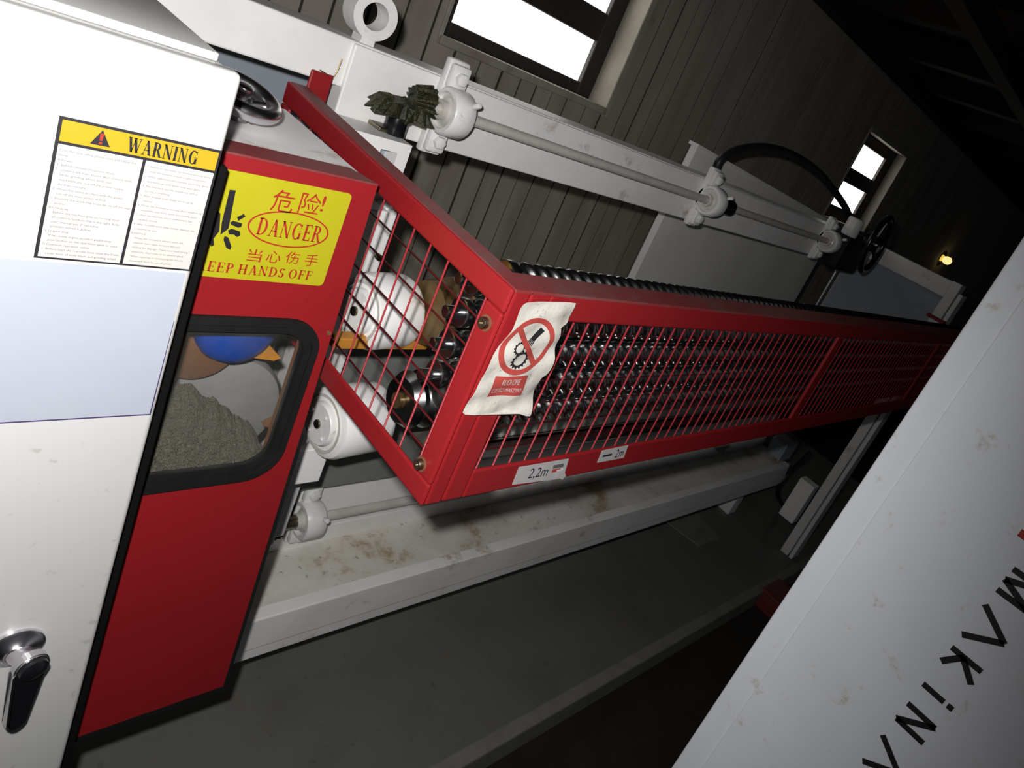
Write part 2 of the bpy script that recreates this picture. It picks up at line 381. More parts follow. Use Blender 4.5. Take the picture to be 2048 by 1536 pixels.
def window(name, W, label, yf, panes):
    root = thing(name, None, None, V((W['x0'] + W['x1']) / 2, YW + 0.1, W['z0'])); props(root, label, kind='structure')
    def part(n, m, *a):
        bm = B(); box(bm, *a, 0.003, 1); mk(n, bm, m, root)
    part('reveal', 'plaster', W['x0'] - .012, W['x0'] + .004, YW - .012, yf + .05, W['z0'], W['z1'] + .03)
    part('reveal', 'plaster', W['x1'] - .004, W['x1'] + .03, YW - .012, yf + .05, W['z0'] - .03, W['z1'] + .03)
    part('reveal', 'plaster', W['x0'] + .004, W['x1'] - .004, YW - .014, yf + .05, W['z1'] - .004, W['z1'] + .03)
    part('window_sill', 'plank', W['x0'] - .01, W['x1'] - .004, YW - .03, yf + .05, W['z0'] - .02, W['z0'] + .01)
    xa, xb = panes[0][0], panes[0][1]; z0, z1 = W['z0'] + .01, W['z1'] - .004
    part('stile', 'frame', W['x0'] + .004, xa, yf - .02, yf + .03, z0, z1)
    part('stile', 'frame', xb, W['x1'] - .004, yf - .02, yf + .03, z0, z1)
    edges = [z0] + [e for p in panes for e in (p[2], p[3])] + [z1]
    for k in range(0, len(edges), 2): part('rail', 'frame', xa, xb, yf - .018, yf + .028, edges[k], edges[k + 1])
    for p in panes: part('pane', 'pane', p[0] - .004, p[1] + .004, yf + .004, yf + .012, p[2] - .004, p[3] + .004)
window('window_1', W1, 'large daylit window with dark bars above the upper beam', YW + .13, [(1.486, 2.195, -.018, .166), (1.486, 2.195, .285, .47), (1.486, 2.195, .58, .71)])
window('window_2', W2, 'small far daylit window behind the black hose', YW + .09, [(5.08, 5.60, -.045, .145), (5.08, 5.60, .257, .445)])

# small brass lamp far along the wall
p = PY(1892, 520, YW - 0.05)
root = thing('wall_lamp', 'small brass wall lamp glinting on the far dark boards', 'lamp', p)
bm = B(); lathe(bm, p + Vector((0, 0.06, 0)), Vector((0, -1, 0)), [(0, .09), (.02, .09), (.03, .05)], 20); mk('base', bm, 'brass', root, True)
bm = B(); lathe(bm, p + Vector((0, 0.03, 0)), Vector((0, -1, 0)), [(0, .03), (.03, .045), (.07, .042), (.09, .02), (.095, .001)], 20); mk('lamp_glass', bm, 'lampglow', root, True)

# ---------------------------------------------------------------- white machine frame
YB = 1.19; XM = 3.39
fr = thing('machine_frame', 'white welded machine frame with upper beam, lower beam and end posts', 'machine frame', V(2.0, 1.1, ZP))
bm = B(); box(bm, 0.27, XM, YB, YB + 0.12, -0.19, -0.106, 0.004); mk('upper_beam', bm, 'white', fr)
xs = PY(688, 150, YB).x
bm = B(); box(bm, xs, XM - .05, YB - 0.008, YB + 0.10, -0.246, -0.1095, 0.003); mk('beam_plate', bm, 'white', fr)
bm = B(); box(bm, 0.28, XM, YB, YB + 0.12, -1.32, -1.125, 0.004); mk('lower_beam', bm, 'white', fr)
bm = B(); box(bm, 0.28, XM, YB - 0.012, YB + 0.001, -1.315, -1.262, 0.002); mk('beam_foot_strip', bm, 'white', fr)
bm = B(); box(bm, 0.28, XM, 0.996, YB + 0.02, -1.325, -1.314, 0.003); mk('ledge', bm, 'ledge', fr)
bm = B(); box(bm, 0.28, XM, 0.994, 1.03, -1.408, -1.3135, 0.003); mk('rail', bm, 'white', fr)
bm = B(); box(bm, 0.28, XM, 1.000, 1.06, -1.446, -1.412, 0.002); mk('rail_flange', bm, 'white', fr)
for xx in (0.35, 3.3):
    bm = B(); box(bm, xx - .04, xx + .04, 1.10, 1.18, ZP, -1.33, 0.004); mk('foot', bm, 'white', fr)
# far end frame: front post, cross beam, gusset panel
bm = B(); box(bm, XM - .03, XM + .05, 0.755, 0.80, ZP, -0.10, 0.003); mk('post', bm, 'white', fr)
bm = B(); box(bm, XM - .03, XM + .05, 0.728, 0.748, ZP, -0.14, 0.003); mk('post_flange', bm, 'white', fr)
bm = B(); box(bm, XM - .03, XM + .05, 0.80, YB + .1, -0.185, -0.105, 0.003); mk('cross_beam', bm, 'white', fr)
bm = B(); box(bm, XM + .02, XM + .035, 0.80, YB + .1, -0.75, -0.187, 0.002); mk('end_panel', bm, 'bgrey', fr)
bm = B(); tube(bm, [PY(u, v, YB - .009) for u, v in ((640, 140), (655, 149), (668, 153), (676, 140), (684, 118))], .0011, 6); mk('rusty_weld', bm, 'rust', fr)
# lifting eye welded on the beam
bm = B(); c = PY(741, 28, YB + 0.03)
ringp = []
pl = Plane(c, Vector((1, 0, 0)), Vector((0, 0, 1)))
oc = lambda r, n=36: [(r * math.cos(2 * math.pi * k / n), r * math.sin(2 * math.pi * k / n)) for k in range(n)]
ring_slab(bm, pl, oc(0.041), oc(0.024), -0.022, 0.022)
box(bm, c.x - .012, c.x + .014, YB + 0.012, YB + 0.048, -0.108, c.z - CZ - 0.034)
mk('lifting_eye', bm, 'cast', fr, True)
# bluish cover plate seen below the beam at the left
bm = B(); box(bm, 0.27, 0.72, YB + 0.30, YB + 0.33, -0.60, -0.15, 0.003); mk('back_plate', bm, 'bgrey', fr)

# vertical slide column behind the guard with the screw housing on top
col = thing('slide_column', 'white upright slide column carrying the screw housing behind the guard', 'machine part', V(0.70, 1.0, -1.12))
A = PY(700, 545, 1.02); xa = PY(745, 455, 1.02).x; xb = PY(800, 455, 1.02).x
bm = B(); box(bm, xa - .03, xb - 0.03, 1.02, 1.12, -1.12, -0.345, 0.003); mk('column_plate', bm, 'white', col)
bm = B(); box(bm, xb - 0.026, xb, 1.04, 1.13, -1.12, -0.345, 0.003); mk('column_guide', bm, 'white', col)
h0 = PY(690, 262, 1.08); h1 = PY(825, 292, 1.08); h2 = PY(805, 345, 1.08)
pl = front(1.08)
X0, X1, Z1, Z0 = 0.585, h1.x, h1.z - CZ, -0.42
sx0, sx1 = PY(760, 305, 1.08).x, PY(792, 316, 1.08).x; sz1 = PY(790, 305, 1.08).z - CZ; sz0 = sz1 - 0.055
bm = B()
for q in ((X0, sx0, Z0, Z1), (sx1, X1, Z0, Z1), (sx0, sx1, sz1, Z1), (sx0, sx1, Z0, sz0)):
    box(bm, q[0], q[1], 1.08, 1.17, q[2], q[3])
mk('screw_housing', bm, 'white', col)
bm = B(); box(bm, sx0, sx1, 1.12, 1.17, sz0, sz1); mk('slot_back', bm, 'bgrey', col)
for t in (0.35, 0.55, 0.75):
    p = V(xa + 0.03, 1.02, -0.345 - t * 0.25); bm = B(); cyl(bm, p + Vector((0, 0.002, 0)), p + Vector((0, -0.006, 0)), 0.006, 12); mk('screw', bm, 'zinc', col)

# ---------------------------------------------------------------- drive shafts, pillow blocks, bevel gears
ZR = PY(930, 235, 1.135).z - CZ
YR = 1.135
def pillow_block(x, z, label, group='white bearings on the beams', s=1.0):
    root = thing('shaft_bearing', label, 'bearing', V(x, YR, z - 0.095), group)
    bm = B(); box(bm, x - .024, x + .024, 1.163, 1.1815, z - .095, z + .095, 0.005); mk('base_plate', bm, 'cast', root, True)
    for s_ in (-1, 1):
        bm = B(); box(bm, x - .021, x + .021, 1.148, 1.166, z + s_ * .064 - .024, z + s_ * .064 + .024, 0.006); mk('foot_pad', bm, 'cast', root, True)
    bm = B(); lathe(bm, V(x - .024, YR, z), Vector((1, 0, 0)), [(.010, .034), (0, .036), (0, .043), (.005, .047), (.043, .047), (.048, .043), (.048, .036), (.038, .034)], 40, cap=False)
    box(bm, x - .019, x + .019, YR + .034, 1.17, z - .045, z + .045, 0.005); mk('housing', bm, 'cast', root, True)
    bm = B(); lathe(bm, V(x - .034, YR, z), Vector((1, 0, 0)), [(0, .0125), (0, .019), (.014, .019), (.016, .023), (.016, .027), (.019, .028), (.019, .0345), (.049, .0345), (.049, .028), (.052, .027), (.052, .023), (.054, .019), (.068, .019), (.068, .0125)], 40, cap=False); mk('bearing_ring', bm, 'rodp', root, True)
    for s_ in (-1, 1):
        p = V(x, 1.15, z + s_ * .064)
        bm = B(); rcyl(bm, p, p + Vector((0, -0.014, 0)), 0.013, 0.003, 6); mk('bolt', bm, 'cast', root, True)
    p = V(x + .012, YR - 0.04, z + 0.03); bm = B(); rcyl(bm, p, p + Vector((0, -.016, .008)), .006, .002, 10); mk('grease_nipple', bm, 'cast', root, True)
    return root
xb1 = PY(905, 228, YR).x; xb2 = PY(1425, 400, YR).x; xb3 = PY(1660, 482, YR).x
pillow_block(xb1, ZR, 'white bearing beside the greasy toothed gears on the upper beam')
pillow_block(xb2, ZR, 'white bearing halfway along the upper beam')
pillow_block(xb3, ZR, 'white bearing at the far end of the upper beam by the handwheel')
pL = PY(618, 1038, YR); ZL = pL.z - CZ
pillow_block(pL.x, ZL, 'white bearing on the lower beam beside the red cover')
def bevel(bm, o, d, r0, r1, h, teeth, dirt):
    d, u, w = frame_of(d); n = teeth * 4; rings = []
    for t, r in ((0, r0 * .45), (0, r0), (h, r1), (h, r1 * .5)):
        ring = []
        for i in range(n):
            a = 2 * math.pi * i / n; rr = r
            if r > r0 * .6 and r != r1 * .5: rr = r * (1.0 if i % 4 in (0, 1) else 0.74)
            p = o + d * t + (u * math.cos(a) + w * math.sin(a)) * rr
            p += noise.noise_vector(p * 60) * dirt
            ring.append(bm.verts.new(p))
        rings.append(ring)
    for a, b in zip(rings, rings[1:]):
        for i in range(n): bm.faces.new((a[i], a[(i + 1) % n], b[(i + 1) % n], b[i]))
    bm.faces.new(rings[0]); bm.faces.new(rings[-1])
xg = PY(838, 208, YR).x
sh = thing('drive_shaft', 'pale drive shaft along the upper beam ending in a greasy toothed gear', 'shaft', V(2, YR, ZR))
bm = B(); cyl(bm, V(xg, YR, ZR), V(xb3 + 0.12, YR, ZR), 0.0115, 24); mk('shaft_rod', bm, 'rodp', sh, True)
bm = B(); cyl(bm, V(xb2 + 0.06, YR, ZR), V(xb2 + 0.11, YR, ZR), 0.026, 24); mk('collar', bm, 'blackp', sh, True)
bm = B(); bevel(bm, V(xg - .018, YR, ZR), Vector((1, 0, 0)), 0.026, 0.037, 0.036, 15, 0.006); mk('gear_pinion', bm, 'grease', sh)
xc = PY(795, 240, YR).x
vs = thing('lifting_screw', 'upright black screw with large grease-caked toothed gear', 'screw', V(xc, YR, Z1))
zg = PY(795, 222, YR).z - CZ
bm = B(); rcyl(bm, V(xc, YR, Z1 - 0.002), V(xc, YR, zg + .004), 0.021, 0.002, 28); mk('collar', bm, 'blackp', vs, True)
bm = B(); bevel(bm, V(xc, YR, zg - .006), Vector((0, 0, 1)), 0.062, 0.045, 0.026, 11, 0.010); mk('toothed_gear', bm, 'grease', vs)
bm = B(); box(bm, xc - .035, xc + .02, 1.125, 1.17, Z1, Z1 + .008, .002); mk('bearing_flange', bm, 'zinc', vs)
sh2 = thing('drive_shaft', 'pale drive shaft low in front of the lower beam', 'shaft', V(2, YR, ZL))
bm = B(); cyl(bm, V(pL.x - 0.075, YR, ZL), V(xb3, YR, ZL), 0.0115, 24); mk('shaft_rod', bm, 'rodp', sh2, True)
bm = B(); cyl(bm, V(pL.x - 0.075, YR, ZL), V(pL.x - 0.03, YR, ZL), 0.016, 24); mk('bush', bm, 'zinc', sh2, True)
bm = B(); bevel(bm, V(pL.x - .115, YR, ZL), Vector((1, 0, 0)), 0.026, 0.036, 0.04, 15, 0.006); mk('gear_pinion', bm, 'grease', sh2)

# handwheels
def handwheel(c, axis, r, rr, label, m):
    d, u, w = frame_of(axis)
    root = thing('handwheel', label, 'handwheel', c - Vector((0, 0, r)))
    bm = B(); tube(bm, [c + (u * math.cos(2 * math.pi * k / 40) + w * math.sin(2 * math.pi * k / 40)) * r for k in range(40)], rr, 14, True); mk('rim', bm, m, root, True)
    for k in range(3):
        a = 2 * math.pi * k / 3 + 0.5
        bm = B(); tube(bm, [c - d * 0.012, c + (u * math.cos(a) + w * math.sin(a)) * r], rr * .6, 10); mk('spoke', bm, m, root, True)
    bm = B(); rcyl(bm, c - d * 0.05, c + d * 0.015, r * .28, 0.004, 20); mk('hub', bm, m, root, True)
    return root
wc = PY(482, 190, 0.92)
handwheel(wc, Vector((0.12, -0.25, 0.95)), 0.041, 0.0105, 'chrome handwheel half hidden behind the white cabinet', 'chrome')
bm = B(); q = PY(492, 262, 0.92)
root = thing('adjusting_screw', 'dark upright spindle with hex nut below the chrome handwheel', 'screw', V(wc.x, 0.92, -0.34))
bm = B(); cyl(bm, V(wc.x + .004, 0.92, -0.34), V(wc.x + .004, 0.92, wc.z - CZ), 0.011, 16); mk('spindle', bm, 'steel', root, True)
bm = B(); rcyl(bm, q + Vector((0, 0, -.006)), q + Vector((0.01, 0, .006)), 0.012, 0.002, 6); mk('nut', bm, 'zinc', root, True)
wf = PY(1752, 490, YR - .14)
handwheel(wf, Vector((0.12, -1, 0.05)), 0.118, 0.012, 'black and chrome handwheel at the far end of the upper shaft', 'blackp')
gbx = thing('gearbox', 'dark gearbox between far pillow block and far handwheel', 'gearbox', V(xb3 + .2, YR, ZR - .1))
bm = B(); box(bm, xb3 + .08, xb3 + .32, 1.09, 1.178, ZR - .10, ZR + .07, .02); mk('gearbox_body', bm, 'black', gbx, True)
bm = B(); rcyl(bm, V(xb3 + .10, 1.12, ZR + .05), V(xb3 + .10, 1.12, ZR + .13), 0.034, .008); mk('gearbox_cap', bm, 'cast', gbx, True)

# ---------------------------------------------------------------- pale cabinet and pipes behind the beam
YQ = 1.45
root = thing('rear_cabinet', 'pale grey cabinet with sloping top behind the upper beam', 'cabinet', V(3.0, YQ + .15, -1.3))
a, b = PY(1395, 295, YQ), PY(1662, 443, YQ)
bm = B(); prism(bm, [a, b, Vector((b.x + .1, YQ, CZ - .2)), Vector((b.x + .1, YQ, CZ - 1.3)), Vector((a.x, YQ, CZ - 1.3))], Vector((0, 0.03, 0))); mk('body', bm, 'pgrey', root)
b2 = PY(1675, 452, YQ)
bm = B(); prism(bm, [a + Vector((-.008, -.006, 0)), b + Vector((0.05, -.006, -.01)), b + Vector((0.05, -.006, -.0)), a + Vector((-.008, -.006, 0.012))], Vector((0, 0.045, 0))); mk('lid', bm, 'pgrey', root)
hp = [PY(u, v, YQ - .06) for u, v in ((1432, 340), (1443, 318), (1475, 300), (1530, 295), (1585, 310), (1640, 348), (1680, 398), (1700, 435), (1706, 470))]
bm = B(); tube(bm, smooth_path(hp), 0.0165, 10); mk('hose', bm, 'hose', None, True, label='black rubber hose arching in front of the far window', cat='hose')
for i, (u, m, r) in enumerate(((1662, 'bright', .011), (1678, 'rodp', .02), (1700, 'rust', .009), (1716, 'bright', .012))):
    q = PY(u, 560, YQ - .10)
    bm = B(); cyl(bm, V(q.x, YQ - .10, ZP), V(q.x, YQ - .10, -0.3), r, 14)
    mk('pipe', bm, m, None, True, label=['thin bright pipe leftmost beside the pale cabinet', 'thick pale pipe upright below the far gearbox', 'thin rusty pipe between the pale and bright pipes', 'bright pipe nearest the blue-grey end panel'][i], cat='pipe')

# ---------------------------------------------------------------- red guard cage
XE, YG = 0.50, 0.50; GT, GB = -0.231, -0.536; GX = 3.25; GY = 1.17
gd = thing('guard_cage', 'long red wire-mesh guard box in front of the spiral rollers', 'guard', V(XE, YG, GB))
def flare(y, z): return z + (y - YG) * (-0.035 + 0.077 * (z - GB) / (GT - GB))      # the end panel widens a little towards the back
def bar(n, *a, m='red', bev=0.003):
    bm = B(); box(bm, *a, .001 if 'flange' in n else bev)
    if n.startswith('end_'):
        for v in bm.verts: v.co.z = CZ + flare(v.co.y, v.co.z - CZ)
    return mk(n, bm, m, gd)
T = 0.006
# end panel frame
bar('end_top_bar', XE, XE + T, YG, GY, GT - 0.031, GT)
bar('end_top_flange', XE + T, XE + 0.034, YG, GY, GT - 0.004, GT, m='redtop')
bar('end_bottom_bar', XE, XE + T, YG, GY, GB, GB + 0.032)
bar('end_bottom_flange', XE + T, XE + 0.030, YG + T, GY, GB, GB + 0.004, m='redtop')
bar('end_upright', XE, XE + T, YG, YG + 0.034, GB + .0325, GT - .0315)
bar('end_upright', XE, XE + T, GY - 0.034, GY, GB + .0325, GT - .0315)
# long front panel frame
bar('corner_angle', XE + T + .0003, XE + 0.031, YG, YG + T, GB, GT)
bar('front_upright', XE + 0.032, XE + 0.064, YG, YG + T, GB + .0005, GT - .0005)
bar('front_top_bar', XE + 0.064, GX, YG, YG + T, GT - 0.037, GT)
bar('front_top_flange', XE + 0.03, GX, YG, YG + 0.048, GT - 0.004, GT + .0005, m='redtop')
bar('front_bottom_bar', XE + 0.064, GX, YG, YG + T, GB, GB + 0.045)
bar('front_bottom_flange', XE + 0.031, GX, YG + T, YG + 0.04, GB, GB + 0.004)
for xm in (1.53, 2.42, GX - .02):
    bar('front_upright', xm - .017, xm + .017, YG, YG + T, GB + .04, GT - .03)
bar('rear_bracket', .531, .570, GY - .006, GY, GT - .02, -0.172, m='red')
q_ = PX(1866, 640, GX)
bar('far_bracket', GX - .03, GX + .01, q_.y - .05, q_.y + .03, GT - .05, q_.z - CZ + .02, m='red')
# mesh wires (each its own piece, meshes shared)
def wire_mesh(L, axis, r=0.00135):
    bm = B(); p = Vector((0, 0, 0)); q = Vector((0, 0, 0)); q[axis] = L; cyl(bm, p, q, r, 8)
    me = bpy.data.meshes.new('wire'); bm.to_mesh(me); bm.free(); me.shade_smooth(); return me
wv = wire_mesh(GT - GB - 0.03, 2); wh = wire_mesh(GX - XE - .04, 0, 0.0011); we = wire_mesh(GY - YG - 0.02, 1, 0.0015)
x = 0.574; n = 0
while x < GX - .03:
    put('mesh_wire', wv, MT['wire'], gd, V(x, YG + T + .002, GB + .015)); x += 0.0287
for k in range(6):
    put('mesh_wire', wh, MT['wire'], gd, V(XE + .03, YG + T + .0048, -0.291 - k * 0.0352))
y = 0.542
while y < GY - .03:
    o = put('mesh_wire', wv, MT['wire'], gd, V(XE + T + .002, y, flare(y, GB + .015))); o.scale.z = (flare(y, GT - .015) - flare(y, GB + .015)) / (GT - GB - .03); y += 0.0433
for k in range(6):
    zk = -0.294 - k * 0.0376; o = put('mesh_wire', we, MT['wire'], gd, V(XE + T + .0053, YG + .01, zk)); o.rotation_euler.x = math.atan(flare(YG + 1, zk) - zk)
for (u, v) in ((972, 646), (843, 928)):
    p = PX(u, v, XE)
    bm = B(); lathe(bm, p, Vector((-1, 0, 0)), [(0, .0098), (.0012, .0098), (.0012, .004)], 24); w_ = mk('washer', bm, 'brown', gd, True)
    bm = B(); lathe(bm, p + Vector((-.0012, 0, 0)), Vector((-1, 0, 0)), [(0, .0072), (.005, .0072), (.006, .0066), (.006, .0036), (.003, .0034), (.003, .0001)], 24); mk('bolt', bm, 'zinc', gd, True)

# crumpled prohibition notice on the corner
def sheet_h(x, z):
    a = 0.0011 * math.sin(95 * x + 60 * z) + 0.0009 * math.sin(160 * z - 70 * x + 1.0) + 0.0025 * noise.noise(Vector((x * 38, z * 38, 3.0)))
    edge = max(0.0, (x - 0.565) / 0.04)
    return 0.0035 + a + 0.004 * edge * edge * max(0.0, (-0.27 - z) / 0.1) * math.sin(z * 90)
notice = [(1045, 606), (1052, 603), (1078, 601), (1110, 602), (1149, 602), (1140, 625), (1132, 645), (1118, 652), (1116, 668), (1108, 690), (1104, 712), (1095, 735), (1090, 745), (1080, 755), (1072, 780), (1060, 805), (1050, 825),
          (1038, 823), (1025, 821), (1008, 820), (990, 823), (970, 824), (945, 826), (922, 827), (935, 800), (952, 768), (968, 740), (985, 710), (1003, 682), (1020, 655), (1032, 630), (1038, 615)]
poly = px2(0, YG, notice)
def inside(x, z):
    c = False; j = len(poly) - 1
    for i in range(len(poly)):
        (xi, zi), (xj, zj) = poly[i], poly[j]
        if (zi > z) != (zj > z) and x < (xj - xi) * (z - zi) / (zj - zi) + xi: c = not c
        j = i
    return c
def clip_x(z):
    xs_ = []
    for i in range(len(poly)):
        (xa_, za), (xb_, zb) = poly[i - 1], poly[i]
        if (za > z) != (zb > z): xs_.append(xa_ + (z - za) / (zb - za) * (xb_ - xa_))
    return (min(xs_), max(xs_)) if len(xs_) > 1 else None
pl = front(YG)
zlo, zhi = min(p[1] for p in poly) + .0012, max(p[1] for p in poly) - .0012
bm = B(); rows = []
for j in range(61):
    z = zlo + (zhi - zlo) * j / 60; c = clip_x(z)
    rows.append([(c[0] + (c[1] - c[0]) * i / 40, z) for i in range(41)])
top = [[bm.verts.new(pl.p(x, z, sheet_h(x, z))) for x, z in r] for r in rows]
bot = [[bm.verts.new(pl.p(x, z, sheet_h(x, z) - .0003)) for x, z in r] for r in rows]
for j in range(60):
    for i in range(40):
        bm.faces.new((top[j][i], top[j][i + 1], top[j + 1][i + 1], top[j + 1][i])); bm.faces.new((bot[j][i], bot[j + 1][i], bot[j + 1][i + 1], bot[j][i + 1]))
for j in range(60):
    bm.faces.new((top[j][0], top[j + 1][0], bot[j + 1][0], bot[j][0])); bm.faces.new((top[j][40], bot[j][40], bot[j + 1][40], top[j + 1][40]))
for i in range(40):
    bm.faces.new((top[0][i], bot[0][i], bot[0][i + 1], top[0][i + 1])); bm.faces.new((top[60][i], top[60][i + 1], bot[60][i + 1], bot[60][i]))
nt_ = mk('prohibition_notice', bm, 'dirtypaper', gd, True, label='crumpled dirty white paper notice with red prohibition sign')
def onsheet(h): return lambda x, z: pl.p(x, z, sheet_h(x, z) + h)
def strip2(pts_a, pts_b):
    n = len(pts_a); return pts_a + pts_b, [(i, i + 1, n + i + 1, n + i) for i in range(n - 1)]
cc = px2(0, YG, [(1050, 690)])[0]
S2 = lambda u, v: px2(0, YG, [(u, v)])[0]
n = 72; R0, R1 = 0.0395, 0.0325
ringd = strip2([(cc[0] + R0 * math.cos(2 * math.pi * k / n), cc[1] + R0 * math.sin(2 * math.pi * k / n)) for k in range(n + 1)], [(cc[0] + R1 * math.cos(2 * math.pi * k / n), cc[1] + R1 * math.sin(2 * math.pi * k / n)) for k in range(n + 1)])
bm = B(); add2d(bm, ringd, onsheet(.0005))
def slash(a, b, w, k=16):
    dx, dz = b[0] - a[0], b[1] - a[1]; L = math.hypot(dx, dz); nx, nz = -dz / L * w / 2, dx / L * w / 2
    P_ = [(a[0] + dx * i / k, a[1] + dz * i / k) for i in range(k + 1)]
    return strip2([(x + nx, z + nz) for x, z in P_], [(x - nx, z - nz) for x, z in P_])
sa, sb = (cc[0] - .0255, cc[1] + .0255), (cc[0] + .0255, cc[1] - .0255)
add2d(bm, slash(sa, sb, .0075), onsheet(.0006)); mk('prohibition_ring', bm, 'pinkred', nt_)
def gear2(c, r, teeth):
    a, b = [], []; n = teeth * 4
    for k in range(n + 1):
        t = 2 * math.pi * k / n; ro = r * (1.18 if k % 4 in (0, 1) else 0.98)
        a.append((c[0] + ro * math.cos(t), c[1] + ro * math.sin(t))); b.append((c[0] + r * .74 * math.cos(t), c[1] + r * .74 * math.sin(t)))
    return strip2(a, b)
bm = B(); add2d(bm, gear2(S2(1034, 692), .0078, 12), onsheet(.00045)); add2d(bm, gear2(S2(1036, 716), .0118, 15), onsheet(.00045))
ha, hb = S2(1083, 656), S2(1062, 678)
add2d(bm, slash(ha, hb, .0085), onsheet(.00045))
for k in range(4):
    o = (k - 1.5) * .0027; dx, dz = hb[0] - ha[0], hb[1] - ha[1]; L = math.hypot(dx, dz); px_, pz_ = -dz / L * o, dx / L * o
    e = 0.36 + 0.06 * (1.5 - abs(k - 1.5))
    add2d(bm, slash((hb[0] + px_, hb[1] + pz_), (hb[0] + px_ + dx * e, hb[1] + pz_ + dz * e), .0019, 6), onsheet(.00045))
mk('pictogram', bm, 'ink', nt_)
q = [S2(989, 750), S2(1053, 746), S2(1037, 786), S2(971, 791)]
def bil(q, s, t):
    a = (q[3][0] + (q[2][0] - q[3][0]) * s, q[3][1] + (q[2][1] - q[3][1]) * s); b = (q[0][0] + (q[1][0] - q[0][0]) * s, q[0][1] + (q[1][1] - q[0][1]) * s)
    return (a[0] + (b[0] - a[0]) * t, a[1] + (b[1] - a[1]) * t)
bm = B(); gr = [[bil(q, i / 16, j / 8) for i in range(17)] for j in range(9)]
for j in range(8): add2d(bm, strip2(gr[j], gr[j + 1]), onsheet(.0005))
mk('red_caption', bm, 'pinkred', nt_)
bm = B()
for body, (s0, s1, t0, t1) in (('RUCHOME', (.26, .78, .56, .86)), ('CZĘŚCI MASZYNY', (.06, .94, .12, .46))):
    d = text_mesh(body); a, b, c_, e = bbox2(d)
    add2d(bm, d, lambda x, y: onsheet(.0008)(*bil(q, s0 + (x - a) / (b - a) * (s1 - s0), t0 + (y - c_) / (e - c_) * (t1 - t0))))
mk('caption_lettering', bm, 'paper', nt_)
# length stickers on the bottom bar
def tape(pix, texts, label):
    pts = px2(0, YG, pix); pl = front(YG); bm = B(); slab(bm, pl, pts, .0001, .0008)
    o = mk('length_sticker', bm, 'tag', gd, label=label)
    for body, (s0, s1, t0, t1), m, shv in texts:
        bm = B(); Q = pts
        if body:
            d = text_mesh(body, shv); a, b, c_, e = bbox2(d)
        else: d = ([(0, 0), (1, 0), (1, 1), (0, 1)], [(0, 1, 2, 3)]); a, b, c_, e = 0, 1, 0, 1
        def f(x, y):
            r = bil(Q, s0 + (x - a) / (b - a) * (s1 - s0), t0 + (y - c_) / (e - c_) * (t1 - t0)); return pl.p(r[0], r[1], .0011)
        add2d(bm, d, f); mk('lettering' if body else 'print_mark', bm, m, o)
    return o
tape([(1038, 934), (1137, 917), (1126, 956), (1024, 969)], [('2,2m', (.24, .62, .18, .80), 'ink', .1), ('', (.70, .92, .62, .80), 'greyink', 0), ('', (.70, .88, .40, .58), 'pinkred', 0)], 'torn white sticker lettered 2,2m')
tape([(1204, 901), (1256, 890), (1247, 915), (1194, 925)], [('2m', (.58, .90, .18, .82), 'ink', .1), ('', (.10, .44, .42, .60), 'ink', 0)], 'white sticker lettered 2m with dark arrow')
bm = B(); slab(bm, front(YG), px2(0, YG, [(1112, 940), (1124, 936), (1129, 948), (1122, 956), (1112, 952)]), .0009, .004); mk('torn_flake', bm, 'tag', gd)

# ---------------------------------------------------------------- spiral rollers inside the guard
def roller_mesh(L, R, lead=0.046, starts=2, seg=16):
    bm = B(); step = 0.0032; n = int(L / step); rings = []
    for i in range(n + 1):
        x = L * i / n; r_ = []
        for k in range(seg):
            t = 2 * math.pi * k / seg
            c = math.cos(starts * t - 2 * math.pi * starts * x / lead)
            r = R * (0.80 + 0.20 * c)
            r_.append(bm.verts.new((x, r * math.cos(t), r * math.sin(t))))
        rings.append(r_)
    for a, b in zip(rings, rings[1:]):
        for k in range(seg): bm.faces.new((a[k], a[(k + 1) % seg], b[(k + 1) % seg], b[k]))
    bm.faces.new(rings[0]); bm.faces.new(rings[-1])
    me = bpy.data.meshes.new('spiral_body'); bm.to_mesh(me); bm.free(); me.shade_smooth(); return me
RL = roller_mesh(2.45, 0.0215)
def cyl_mesh(L, r, n=20):
    bm = B(); rcyl(bm, Vector((0, 0, 0)), Vector((L, 0, 0)), r, .002, n); me = bpy.data.meshes.new('shaft_end'); bm.to_mesh(me); bm.free(); me.shade_smooth(); me.set_sharp_from_angle(angle=.7); return me
SE = cyl_mesh(0.05, 0.0095); DI = cyl_mesh(0.014, 0.022, 28)
names = ['topmost', 'second', 'third', 'fourth', 'lowest']
spots = [(0.615, -0.265, 'topmost roller of the near column, showing above the red rim')]
for k in range(1, 5): spots.append((0.600, -0.272 - k * 0.0515, '%s roller down the near column behind the red front mesh' % names[k]))
for k in range(4): spots.append((0.668, -0.300 - k * 0.0515, '%s roller of the column behind the near one' % ['topmost', 'second', 'third', 'lowest'][k]))
for yy, zz, lab in spots:
    root = thing('spiral_roller', 'dark spiral-fluted steel ' + lab, 'roller', V(0.61, yy, zz), 'spiral rollers inside the red guard')
    put('spiral_body', RL, MT['steel'], root, V(0.615, yy, zz)); put('shaft_end', SE, MT['steel'], root, V(0.565, yy, zz)); put('collar', DI, MT['steel'], root, V(0.588, yy, zz))
bm = B(); box(bm, 0.53, 3.1, 0.565, 0.60, -0.508, -0.500, .002); box(bm, .53, 3.1, .565, .569, -.531, -.500)
mk('support_rail', bm, 'bright', None, label='bright angle rail under the spiral rollers inside the guard', cat='rail')

